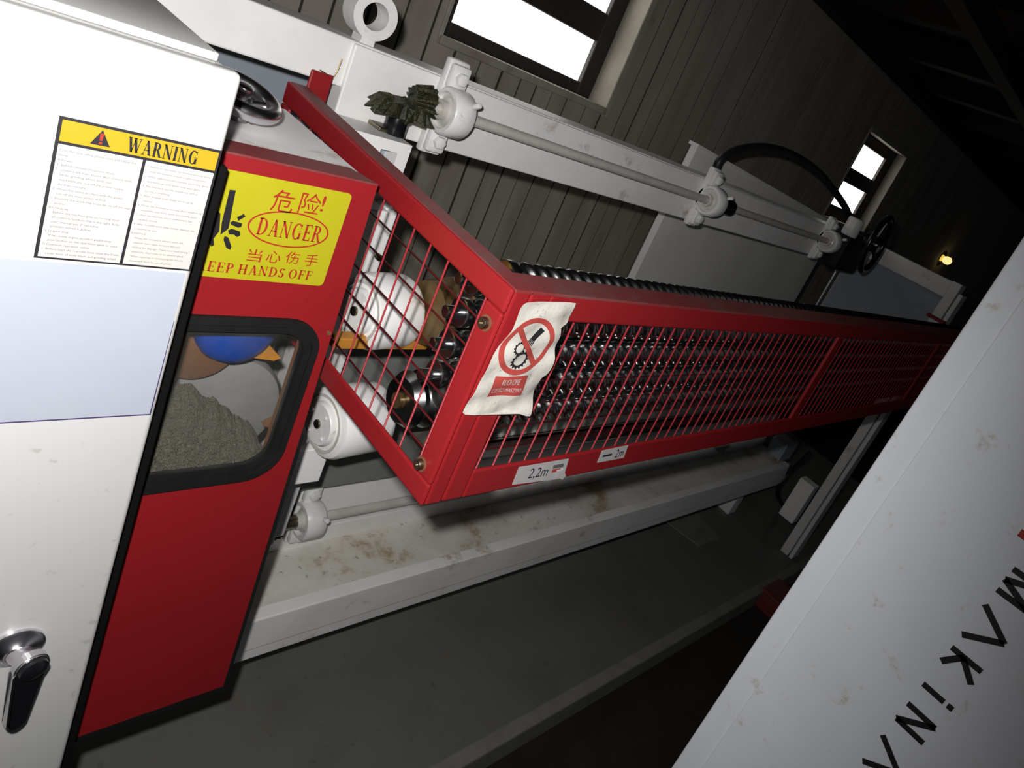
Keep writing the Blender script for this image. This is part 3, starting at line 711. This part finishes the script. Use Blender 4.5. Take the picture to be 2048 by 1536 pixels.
# drive parts seen through the end mesh
def gear_motor(c, axis, r, L, label):
    root = thing('gear_motor', label, 'motor', c - Vector((0, 0, r)))
    a = axis.normalized()
    bm = B(); rcyl(bm, c, c + a * L, r, 0.012, 36); mk('motor_body', bm, 'white', root, True)
    bm = B(); lathe(bm, c - a * .012, a, [(0, r * .12), (0, r * .56), (.004, r * .60), (.013, r * .60), (.013, .001)], 32); mk('end_cap', bm, 'cast', root, True)
    bm = B(); lathe(bm, c - a * .004, a, [(0, r * .80), (.0, r * .72), (.006, r * .72), (.006, r * .80)], 32, cap=False); mk('cap_groove', bm, 'rodp', root, True)
    bm = B(); rcyl(bm, c - a * .016, c, r * .13, .002, 16); mk('shaft_tip', bm, 'zinc', root, True)
    for k in range(4):
        t = k * math.pi / 2 + .6; d, u, w = frame_of(a)
        p = c + (u * math.cos(t) + w * math.sin(t)) * r * .42 - a * .013
        bm = B(); cyl(bm, p, p - a * .003, .0035, 6); mk('bolt', bm, 'cast', root)
    return root
m1 = PY(722, 622, 0.90); gear_motor(m1, Vector((1, 0.12, 0)), 0.066, 0.085, 'white drum motor behind the mesh of the guard end')
m2 = PY(648, 846, 0.92); gear_motor(m2, Vector((1, 0.10, 0)), 0.068, 0.11, 'white drum with rusty seam below the guard bottom bar')
bm = B(); q = PY(622, 925, .93); box(bm, q.x - .03, q.x + .03, .93, .95, q.z - CZ - .05, q.z - CZ + .03, .002); mk('drum_bracket', bm, 'white', None, label='small white bracket under the lower white drum', cat='bracket')
root = thing('pulley', 'rusty steel pulley beside the white motor behind the mesh', 'pulley', V(0.78, .87, -.55))
c = PY(850, 625, 0.86)
bm = B(); lathe(bm, c, Vector((1, 0.05, 0)), [(0, .02), (0, .056), (.02, .060), (.022, .048), (.045, .048), (.047, .064), (.075, .068), (.077, .046), (.10, .044), (.10, .02)], 36); mk('pulley_wheel', bm, 'rust', root, True)
bm = B(); cyl(bm, m1 + Vector((.09, .011, 0)), c + Vector((.2, .01, 0)), .016, 20); mk('pulley_shaft', bm, 'steel', root, True)
c2 = PY(800, 800, 0.80)
root = thing('pulley', 'dark steel pulley low behind the guard end mesh', 'pulley', c2 - Vector((0, 0, .06)))
bm = B(); lathe(bm, c2, Vector((1, 0.05, 0)), [(0, .015), (0, .04), (.015, .05), (.03, .042), (.045, .052), (.06, .04), (.06, .015)], 32); mk('pulley_wheel', bm, 'steel', root, True)
bm = B(); cyl(bm, c2 - Vector((.008, 0, 0)), c2 + Vector((.15, 0, 0)), .014, 20); mk('pulley_shaft', bm, 'rust', root, True)
a, b = PY(668, 690, 0.86), PY(850, 708, 0.86)
bm = B(); box(bm, a.x, b.x, .86, .885, a.z - CZ - .008, a.z - CZ + .012, .002); mk('tie_bar', bm, 'orange', None, label='rusty orange flat bar under the white motor', cat='bar')
bm = B(); box(bm, 0.6, 1.15, 1.145, 1.16, -1.1, -0.55, .003); mk('back_shield', bm, 'wheel', None, label='dark grey shield plate behind the drive parts', cat='plate')
for i, (u, v, yy, r) in enumerate(((930, 600, .70, .022), (905, 740, .72, .02), (880, 790, .70, .024))):
    p = PY(u, v, yy); bm = B(); rcyl(bm, p, p + Vector((.05, 0, 0)), r, .004, 24)
    mk('bearing_disc', bm, 'bright', None, True, label=['bright steel disc at the upper corner of the guard end', 'bright steel disc halfway down inside the guard end', 'bright steel disc low inside the guard end'][i], cat='disc')

# ---------------------------------------------------------------- red carriage cover with danger sign and window
YD = 0.76; DX0, DX1, DZ0, DZ1 = 0.262, 0.478, -1.150, -0.226
cv = thing('carriage_cover', 'red sheet-metal carriage cover with danger sign and rubber-framed window', 'machine cover', V(.3, YD, DZ0))
pl = front(YD)
wo = rrect(0.272, 0.452, -0.682, -0.430, 0.045, 8, .008)
outer_pts = [(DX0, DZ1), (DX0, DZ0), (DX1 + .016, DZ0), (DX1 - .012, DZ1)]
bm = B()
# sheet with window opening: bridge outline to the opening
def sheet_with_hole(bm, pl, outer, hole, h0, h1):
    for h in (h1, h0):
        es = []
        for loop in (outer, hole):
            vs_ = [bm.verts.new(pl.p(x, y, h)) for x, y in loop]
            for i in range(len(vs_)): es.append(bm.edges.new((vs_[i], vs_[(i + 1) % len(vs_)])))
        bmesh.ops.triangle_fill(bm, use_beauty=True, use_dissolve=False, edges=es)
    for loop in (outer, hole):
        n = len(loop)
        for i in range(n):
            (xa_, ya_), (xb_, yb_) = loop[i], loop[(i + 1) % n]
            bm.faces.new([bm.verts.new(p) for p in (pl.p(xa_, ya_, h0), pl.p(xb_, yb_, h0), pl.p(xb_, yb_, h1), pl.p(xa_, ya_, h1))])
sheet_with_hole(bm, pl, outer_pts, wo, -0.003, 0.0)
mk('front_sheet', bm, 'red', cv)
bm = B(); prism(bm, [V(DX0, YD, DZ1 + .003), V(DX1 - .012, YD, DZ1 + .003), V(DX1 - .03, YD + .045, DZ1 + .003), V(DX0, YD + .045, DZ1 + .003)], Vector((0, 0, -.0028))); mk('top_return', bm, 'redtop', cv)
bm = B(); prism(bm, [V(DX1 - .0125, YD + .003, DZ1 - .003), V(DX1 + .0155, YD + .003, DZ0), V(DX1 + .0155, YD + .03, DZ0), V(DX1 - .0125, YD + .03, DZ1 - .003)], Vector((-.003, 0, 0))); mk('side_return', bm, 'redtop', cv)
bm = B(); prism(bm, [V(DX0, YD + .001, DZ0 - .012), V(DX1 + .017, YD + .001, DZ0 - .012), V(DX1 + .017, YD + .001, DZ0 + .0), V(DX0, YD + .001, DZ0 + .0)], Vector((0, .02, 0))); mk('bottom_rubber_edge', bm, 'black', cv)
def edge_x(z): return DX1 - .012 + (z - DZ1) / (DZ0 - DZ1) * .028
zz = -0.62
bm = B(); prism(bm, [V(edge_x(zz), YD + .0005, zz), V(edge_x(zz) + .006, YD + .0005, zz), V(edge_x(DZ0) + .007, YD + .0005, DZ0 - .012), V(edge_x(DZ0), YD + .0005, DZ0 - .012)], Vector((0, .02, 0))); mk('side_rubber_edge', bm, 'black', cv)
# gasket and glass
outer_g = rrect(0.266, 0.458, -0.688, -0.424, 0.050, 8, .010); inner_g = rrect(0.277, 0.440, -0.668, -0.446, 0.034, 8, .004)
mid_g = rrect(0.270, 0.449, -0.678, -0.435, 0.042, 8, .006)
bm = B(); ring_slab(bm, pl, outer_g, mid_g, -0.002, 0.006); ring_slab(bm, pl, mid_g, inner_g, -0.014, 0.003)
gk = mk('window_gasket', bm, 'black', cv, True)
bm = B(); slab(bm, pl, rrect(0.272, 0.447, -0.675, -0.438, 0.03, 8, .005), -0.009, -0.006); mk('window_glass', bm, 'glass', cv)
# danger sticker
bm = B(); slab(bm, pl, rrect(0.266, 0.4365, -0.3735, -0.2425, 0.006, 4), .0002, .0009); ds = mk('danger_sticker', bm, 'dyellow', cv, label='yellow danger sticker with red lettering and black hand')
H = .0012
bm = B()
for ch, (u, v), s in (('危', (566, 402), .0275), ('险', (620, 407), .0275), ('!', (646, 407), .0205)):
    d = text_mesh(ch); c = PY(u, v, YD); w = s * (.92 if ch != '!' else .2)
    fit(bm, d, pl, c.x - w / 2, c.x + w / 2, c.z - CZ - s / 2, c.z - CZ + s / 2, H)
for ch, (u, v) in (('当', (509, 510)), ('心', (547, 513)), ('伤', (584.5, 515)), ('手', (622, 520))):
    d = text_mesh(ch); c = PY(u, v, YD); s = .0165
    fit(bm, d, pl, c.x - s / 2, c.x + s / 2, c.z - CZ - s / 2, c.z - CZ + s / 2, H)
mk('chinese_lettering', bm, 'redink', ds)
GL = Glyphs(.17, .065)
bm = B(); a, b = PY(513, 457, YD), PY(644, 466, YD)
fit(bm, GL.word('DANGER', .05), pl, a.x, b.x, -0.3135, -0.2915, H); mk('danger_lettering', bm, 'redink', ds); bm = B()
a, b = PY(392, 532, YD), PY(625, 546, YD)
fit(bm, GL.word('KEEP HANDS OFF', .06), pl, a.x, b.x, -0.3665, -0.3535, H); mk('keep_hands_off_lettering', bm, 'redink', ds)
bm = B(); oc_ = lambda rx, rz, n=64: [(0.374 + rx * math.cos(2 * math.pi * k / n), -0.302 + rz * math.sin(2 * math.pi * k / n)) for k in range(n)]
ring_slab(bm, pl, oc_(.0485, .0232), oc_(.0465, .0214), H - .0002, H); mk('oval_line', bm, 'redink', ds)
c1 = lambda pts: px2(0, YD, [(a * .3418, b * .3418) for a, b in pts])
bm = B()
for pg in ([(1342, 1108), (1378, 1112), (1335, 1335), (1288, 1372), (1296, 1300)], [(1385, 1268), (1425, 1250), (1435, 1264), (1392, 1290)], [(1345, 1300), (1362, 1290), (1415, 1305), (1410, 1325), (1392, 1330), (1350, 1312)],
           [(1332, 1345), (1355, 1336), (1402, 1352), (1405, 1375), (1385, 1385), (1365, 1370), (1340, 1370)], [(1312, 1378), (1335, 1388), (1352, 1440), (1345, 1460), (1322, 1448), (1306, 1400)],
           [(1180, 1215), (1245, 1215), (1288, 1246), (1282, 1350), (1262, 1375), (1248, 1395), (1252, 1430), (1235, 1440), (1205, 1400), (1180, 1390)]):
    slab(bm, pl, c1(pg), H - .0002, H)
mk('hand_pictogram', bm, 'ink', ds)
p = PY(657, 665, YD); bm = B(); cyl(bm, p, p + Vector((0, -.003, 0)), .003, 10); mk('rivet', bm, 'brown', cv)

# things behind the window
gw = thing('grinding_wheel', 'grey grinding wheel with brown hub behind the grimy window', 'grinding wheel', V(.43, .88, -.75))
bm = B(); rcyl(bm, V(.405, .880, -.660), V(.405, .92, -.660), .100, .016, 48); mk('wheel_disc', bm, 'wheel', gw, True)
bm = B(); rcyl(bm, V(.352, .855, -.532), V(.352, .872, -.532), .052, .008, 32); mk('hub_flange', bm, 'brown', gw, True)
bm = B(); lathe(bm, V(.388, .875, -.494), Vector((0, -1, 0)), [(0, .052), (.03, .052), (.042, .046), (.05, .03), (.054, .001)], 36)
mk('motor_cover', bm, 'blue', None, True, label='blue rounded motor cover at the top of the window', cat='cover')
bm = B(); lathe(bm, V(.318, .87, -.655), Vector((0, -1, 0)), [(0, .05), (.03, .05), (.045, .036), (.05, .001)], 32)
mk('motor_cover', bm, 'blue', None, True, label='blue rounded housing at the lower left of the window', cat='cover')
bm = B(); prism(bm, [PY(u, v, .835) for u, v in ((508, 716), (540, 692), (562, 716), (548, 722))], Vector((0, .012, 0))); mk('orange_bracket', bm, 'orange', None, label='small rusty orange bracket tip inside the window', cat='bracket')
bm = B(); prism(bm, [PY(u, v, .80) for u, v in ((528, 853), (572, 830), (568, 846), (540, 856))], Vector((0, .012, 0))); mk('rusty_tab', bm, 'brown', None, label='dark rusty tab at the right edge of the window', cat='bracket')
bm = B(); box(bm, .262, .50, .95, .96, -.80, -.40); mk('inner_shield', bm, 'wheel', None, label='grey steel shield at the back of the window box', cat='plate')
bm = B(); box(bm, .447, .452, YD + .012, .795, -.68, -.43); mk('window_box_side', bm, 'brown', cv)
# wet grit heap against the glass
bm = B(); gx, gz = 160, 90; top = []
for j in range(gz + 1):
    row = []
    for i in range(gx + 1):
        x = 0.275 + 0.167 * i / gx; s_ = j / gz
        ztop = -.566 - .75 * max(0, x - .335) - .5 * max(0, .325 - x) + .012 * noise.noise(Vector((x * 60, 2, 1)))
        z = -0.670 + s_ * (ztop + .670)
        yy = YD + 0.015 + 0.05 * s_ ** 2.2 + 0.003 * noise.noise(Vector((x * 120, z * 120, 0))) + 0.0035 * noise.noise(Vector((x * 300, z * 300, 5))) + .0035 * noise.noise(Vector((x * 620, z * 620, 9)))
        row.append(bm.verts.new(V(x, max(yy, YD + .0115), z)))
    top.append(row)
for j in range(gz):
    for i in range(gx): bm.faces.new((top[j][i], top[j][i + 1], top[j + 1][i + 1], top[j + 1][i]))
mk('grit_sludge', bm, 'sludge', None, True, label='heap of wet grey grinding grit behind the window glass', cat='sludge', kind='stuff')
# white deck plate behind the cover
bm = B(); prism(bm, [V(.30, YD + .048, DZ1 - .001), V(.462, YD + .048, DZ1 - .001), V(.462, 1.06, DZ1 - .001), V(.30, 1.06, DZ1 - .001)], Vector((0, 0, -.02)))
mk('deck_plate', bm, 'white', None, label='white deck plate lying behind the red carriage cover', cat='plate')
bm = B(); prism(bm, [V(.262, YD + .048, DZ1 - .012), V(.294, YD + .048, DZ1 - .012), V(.294, 1.06, DZ1 - .012), V(.262, 1.06, DZ1 - .012)], Vector((0, 0, -.02)))
mk('deck_plate', bm, 'bluepaper', None, label='lower bluish white plate below the chrome handwheel', cat='plate')

# ---------------------------------------------------------------- white control cabinet
YC = 0.68; KC = YC / 0.64; CX1 = 0.238 * KC; CT = -0.1185 * KC
cb = thing('control_cabinet', 'white control cabinet with warning sticker and chrome lever handle', 'cabinet', V(-.05, .85, -CZ))
bm = B(); box(bm, -.34, CX1, YC, YC + .022, -1.70, CT, .006, 3); mk('door', bm, 'cab', cb, True)
bm = B(); box(bm, -.345, CX1 - .004, YC + .024, 1.02, -CZ, CT - .003, .003); mk('body', bm, 'cab', cb, True)
bm = B(); box(bm, -.345, CX1 - .010, YC + .040, 1.03, CT - .0025, CT + .006, .002); mk('top_cover', bm, 'cab', cb, True)
bm = B(); box(bm, CX1 - .01, CX1 + .0195, YC + .030, YC + .045, -CZ + .02, CT - .10, .002); mk('door_seal', bm, 'blackmatt', cb)
pl = front(YC, KC)
bm = B(); slab(bm, pl, [(.1205, -.3105), (.2362, -.3105), (.2362, -.1885), (.1205, -.1885)], .0002, .0007); ws = mk('warning_sticker', bm, 'ink', cb, label='warning sticker with yellow header and two columns of text')
bm = B(); slab(bm, pl, [(.1228, -.2082), (.2342, -.2082), (.2342, -.1908), (.1228, -.1908)], .0007, .0009); mk('yellow_header', bm, 'yellow', ws)
bm = B(); slab(bm, pl, [(.1228, -.3087), (.1792, -.3087), (.1792, -.2106), (.1228, -.2106)], .0007, .0009); mk('text_field', bm, 'paper', ws)
bm = B(); slab(bm, pl, [(.1815, -.3087), (.2342, -.3087), (.2342, -.2106), (.1815, -.2106)], .0007, .0009); mk('text_field', bm, 'paper', ws)
H = .0011
GL = Glyphs(.2, .06)
bm = B(); a, b = PY(255, 285, YC), PY(394, 318, YC)
fit(bm, GL.word('WARNING', .03), pl, a.x / KC, b.x / KC, -.2062, -.1932, H); mk('header_lettering', bm, 'ink', ws)
a = PY(201, 282, YC)
bm = B(); slab(bm, pl, [(a.x / KC - .0066, -.2056), (a.x / KC + .0066, -.2056), (a.x / KC, -.1925)], H - .0002, H); mk('warning_triangle', bm, 'ink', ws)
bm = B(); slab(bm, pl, [(a.x / KC - .0009, -.2015), (a.x / KC + .0007, -.2015), (a.x / KC + .0014, -.1955), (a.x / KC - .0012, -.1955)], H, H + .0002); slab(bm, pl, [(a.x / KC - .001, -.2045), (a.x / KC + .001, -.2045), (a.x / KC + .001, -.2026), (a.x / KC - .001, -.2026)], H, H + .0002); mk('exclamation_mark', bm, 'redink', ws)
left = ["Consider you safety please read and follow the", "items:", "A.Power", "1. Before connect the power must", "    connect the main power after connect knife", "    blade, grinding wheel, knife rest,", "    worktable etc. cut off the power supply", "    As that contrary,", "2. When fire some accident with the power", "    cut off the main power at first.", "3. Finished the work that must be cut off the main", "    power", "B.Check-up", "    Before the machine goes to running must", "    all controls function that is the right. Refer", "    user' manual use. If has some", "    problem solved it at first.", "C.Urgent stop", "    If has some urgent accident please stop", "    push button on the operation panel at once", "D.Common operation safety", "1. Before start the machine must close the Front", "    cover door of knife blade and grinding wheel"]
right = ["2. Before to operation the machine must be know", "    wells the function of button and notice items.", "3. When operations the machine don't wear glove,", "    but exchange knife blade must wear glove.", "4. Machine must put the workpiece, trim in", "    fix ring and putting", "5. After finished knife install, try to cut by", "    manual", "6. When the machine is running, don't stand on the", "    worktable and don't touch any running parts", "7. Used the machine, aware everywhere has", "    caution words.", "8. After finished work keep cleanly, maintain the", "    machine as user.", "E.NOTICE", "    When the machine is electric start, the", "    operate don't open to touch the part", "    making fire flag sign. These parts have strong", "    electricity, that's easy to be electric shock", "    When repairing or maintaining the electric", "    equipment must be cut off power."]
for lines, x0, w in ((left, .1240, .0545), (right, .1828, .0508)):
    bm = B(); wmax = max(bbox2(text_mesh(t))[1] for t in lines); s = w / wmax; dz = (.3087 - .2106 - .004) / len(lines)
    for i, t in enumerate(lines):
        zb = -.2106 - .0035 - (i + .45) * dz
        add2d(bm, text_mesh(t), lambda x, y: pl.p(x0 + x * s, zb + y * s, H))
    mk('small_print', bm, 'greyink', ws)
# bluish sheet with violet line below the sticker
bm = B(); slab(bm, pl, [(-.33, -.4765), (.2335, -.4765), (.2325, -.3135), (-.33, -.3135)], .0002, .0006); bs = mk('blank_sheet', bm, 'bluepaper', cb, label='blank bluish laminated sheet with thin violet border line')
bm = B(); slab(bm, pl, [(-.33, -.4765), (.2340, -.4765), (.2340, -.4752), (-.33, -.4752)], .0006, .0008); slab(bm, pl, [(.2328, -.4752), (.2340, -.4752), (.2334, -.366), (.2330, -.366)], .0006, .0008); mk('violet_line', bm, 'purple', bs)
# lever handle
pl = front(YC)
hc = PY(32, 1298, YC - .004); hx, hz = hc.x, hc.z - CZ
lh = mk('handle_rosette', lathe(B(), V(hx, YC, hz), Vector((0, -1, 0)), [(0, .0265), (.004, .0265), (.006, .024), (.008, .018), (.014, .013)], 36), 'chrome', cb, True)
ax = Vector((.42, -1, 0.10)).normalized(); he = V(hx, YC - .008, hz) + ax * .019
bm = B(); lathe(bm, V(hx, YC - .008, hz), ax, [(0, .0125), (.010, .0115), (.015, .0130), (.023, .0140)], 32); mk('handle_boss', bm, 'chrome', lh, True)
# lever: head disc and tapering arm, chrome edge with black face
lpl = Plane(he, Vector((1, .25, 0)).normalized(), Vector((0, 0, 1)))
def lever_outline(s):
    pts = []
    for k in range(0, 19):
        t = math.radians(-20 + 220 * k / 18); pts.append((.0165 * s * math.cos(t), .0165 * s * math.sin(t)))
    for k in range(0, 9):
        t = math.radians(180 + 180 * k / 8); pts.append((-.0035 + .0095 * s * math.cos(t), -.088 + .0095 * s * math.sin(t)))
    return pts
bm = B(); slab(bm, lpl, lever_outline(1.0), .0, .011); bmesh.ops.bevel(bm, geom=[e for e in bm.edges], offset=.0015, segments=2, affect='EDGES'); lv = mk('lever_edge', bm, 'chrome', lh, True)
bm = B(); slab(bm, lpl, lever_outline(.86), .009, .0135); bmesh.ops.bevel(bm, geom=[e for e in bm.edges], offset=.001, segments=2, affect='EDGES'); mk('lever_face', bm, 'blackp', lh, True)
bm = B(); lathe(bm, he + lpl.n * .013, lpl.n, [(0, .0140), (.004, .0135), (.007, .010), (.008, .001)], 32); mk('lever_cap', bm, 'blackp', lh, True)

# ---------------------------------------------------------------- white machine cover on the right with lettering
XP = 0.97; KP = XP / 1.25; ye = 0.196 * XP
rp = thing('white_cover', 'tall white machine cover with black lettering at the right', 'machine cover', V(XP + .2, -.3, -CZ))
bm = B(); box(bm, XP + .004, XP + .35, -1.0, ye, -CZ, .25, .003); mk('cover_body', bm, 'panel', rp)
yf = PX(1757, 1018, XP).y
bm = B(); box(bm, XP, XP + .0045, -.98, yf, -CZ + .02, .24, .0015); mk('cover_door', bm, 'panel', rp)
pl = Plane(Vector((XP, 0, 0)), Vector((0, 0, -1)), Vector((0, -1, 0)))
def pp(u, v): q = PX(u, v, XP); return (-q.z, -q.y)
def stroke(bm, a, b, w):
    dx, dy = b[0] - a[0], b[1] - a[1]; L = math.hypot(dx, dy); nx, ny = -dy / L * w / 2, dx / L * w / 2
    slab(bm, pl, [(a[0] + nx, a[1] + ny), (b[0] + nx, b[1] + ny), (b[0] - nx, b[1] - ny), (a[0] - nx, a[1] - ny)], .0002, .0012)
cq = lambda u, v: pp(1348 + u * .3418, 1011 + v * .3418)
base = cq(1885, 485); capv = cq(2110, 660)[1] - base[1]; W = .0102 * KP
y0 = sum(cq(*t)[1] for t in ((1885, 485), (1685, 748), (1625, 835), (1455, 1050), (1375, 1150))) / 5
y1 = sum(cq(*t)[1] for t in ((1930, 800), (1795, 975), (1625, 1195), (1430, 1435))) / 4
def L(u): return u
def letter(name, strokes):
    bm = B()
    for a, b in strokes: stroke(bm, a, b, W)
    o = mk('letter', bm, 'ink', rp); return o
X = lambda *t: cq(*t)[0]
# horizontal stations along the reading direction (downwards)
kx = cq(1700, 900)[0]; ix = cq(1525, 1110)[0]
xm0, xm1 = X(2115, 330), X(1900, 490) - 0
def lam(a, b): return [((a, y0), ((a + b) / 2, y1)), (((a + b) / 2, y1), (b, y0))]
aL, aR = X(1815, 565), X(1680, 745)
letter('lambda', lam(aL + .002 * KP, aR + .001 * KP))
kS = X(1712, 900)
letter('k', [((kS, y0), (kS, y1)), ((kS, (y0 + y1) / 2 - .004 * KP), (kS + (y1 - y0) * .62, y0)), ((kS, (y0 + y1) / 2 - .006 * KP), (kS + (y1 - y0) * .58, y1))])
iS = X(1530, 1105); letter('i', [((iS, y0), (iS, y0 + (y1 - y0) * .74)), ((iS, y0 + (y1 - y0) * .86), (iS, y1 + .002 * KP))])
n0 = X(1455, 1235) ; n1 = n0 + (y1 - y0) * .72
letter('n', [((n0, y0), (n0, y1)), ((n0, y1), (n1, y0)), ((n1, y0), (n1, y1))])
b0 = X(1225, 1345); letter('lambda', lam(b0, b0 + (aR - aL)))
m1 = X(1885, 485); m0 = m1 - (y1 - y0) * .85
letter('m', [((m1, y0), (m1, y1)), ((m1, y1), ((m0 + m1) / 2, y0)), (((m0 + m1) / 2, y0), (m0, y1)), ((m0, y1), (m0, y0))])
ra = cq(2022, 156); bm = B(); stroke(bm, ra, (ra[0], ra[1] + .13 * KP), W * 1.3); mk('red_mark', bm, 'redink', rp, label='red stroke above the black lettering')

# ---------------------------------------------------------------- small things on the floor and under the guard
pts = [PZ(u, v, ZP) for u, v in ((1333, 1045), (1392, 1026), (1440, 1078), (1398, 1093))]
bm = B(); prism(bm, pts, Vector((0, 0, .004))); mk('paper_sheet', bm, 'kerb', None, label='dusty flat sheet lying on the grey plinth under the machine', cat='sheet')
p = PZ(1530, 1215, -CZ)
root = thing('red_crate', 'dark red block on the floor beside the white cover', 'box', p)
bm = B(); box(bm, p.x - .05, p.x + .12, p.y - .06, p.y + .04, -CZ, -CZ + .09, .006); mk('box_body', bm, 'redtop', root)
bm = B(); box(bm, p.x - .055, p.x + .125, p.y - .065, p.y + .045, -CZ + .085, -CZ + .10, .004); mk('box_rim', bm, 'redtop', root)
# junction box and fittings at the far end below the guard
q = PY(1573, 902, 1.05)
root = thing('junction_box', 'pale grey junction box below the far end of the guard', 'box', q - Vector((0, 0, .06)))
bm = B(); box(bm, q.x - .06, q.x + .07, 1.05, 1.13, q.z - CZ - .05, q.z - CZ + .05, .008); mk('box_body', bm, 'bgrey', root)
bm = B(); box(bm, q.x - .066, q.x + .076, 1.038, 1.05, q.z - CZ - .056, q.z - CZ + .056, .004); mk('box_lid', bm, 'bgrey', root)
bm = B(); tube(bm, smooth_path([PY(u, v, 1.02) for u, v in ((1620, 905), (1600, 925), (1570, 955), (1555, 985), (1565, 1010))]), .012, 8); mk('cable', bm, 'hose', None, True, label='black cable hanging below the pale junction box', cat='cable')
bm = B(); pts = [PY(u, v, .98) for u, v in ((1428, 897), (1462, 890), (1442, 910))]; prism(bm, pts, Vector((0, .01, 0))); mk('paper_scrap', bm, 'tag', None, label='small white triangular scrap below the guard', cat='scrap')
bm = B(); pts = [PY(u, v, 1.02) for u, v in ((1536, 965), (1562, 952), (1572, 925), (1580, 928), (1566, 962), (1550, 972))]; prism(bm, pts, Vector((0, .012, 0))); mk('support_bracket', bm, 'white', None, label='small bent white bracket below the junction box', cat='bracket')
q = PX(1590, 1005, 3.1)
bm = B(); box(bm, 3.1, 3.16, q.y - .04, q.y + .04, q.z - CZ - .10, q.z - CZ + .12, .004); mk('strut', bm, 'white', None, label='short pale upright strut left of the far post', cat='strut')
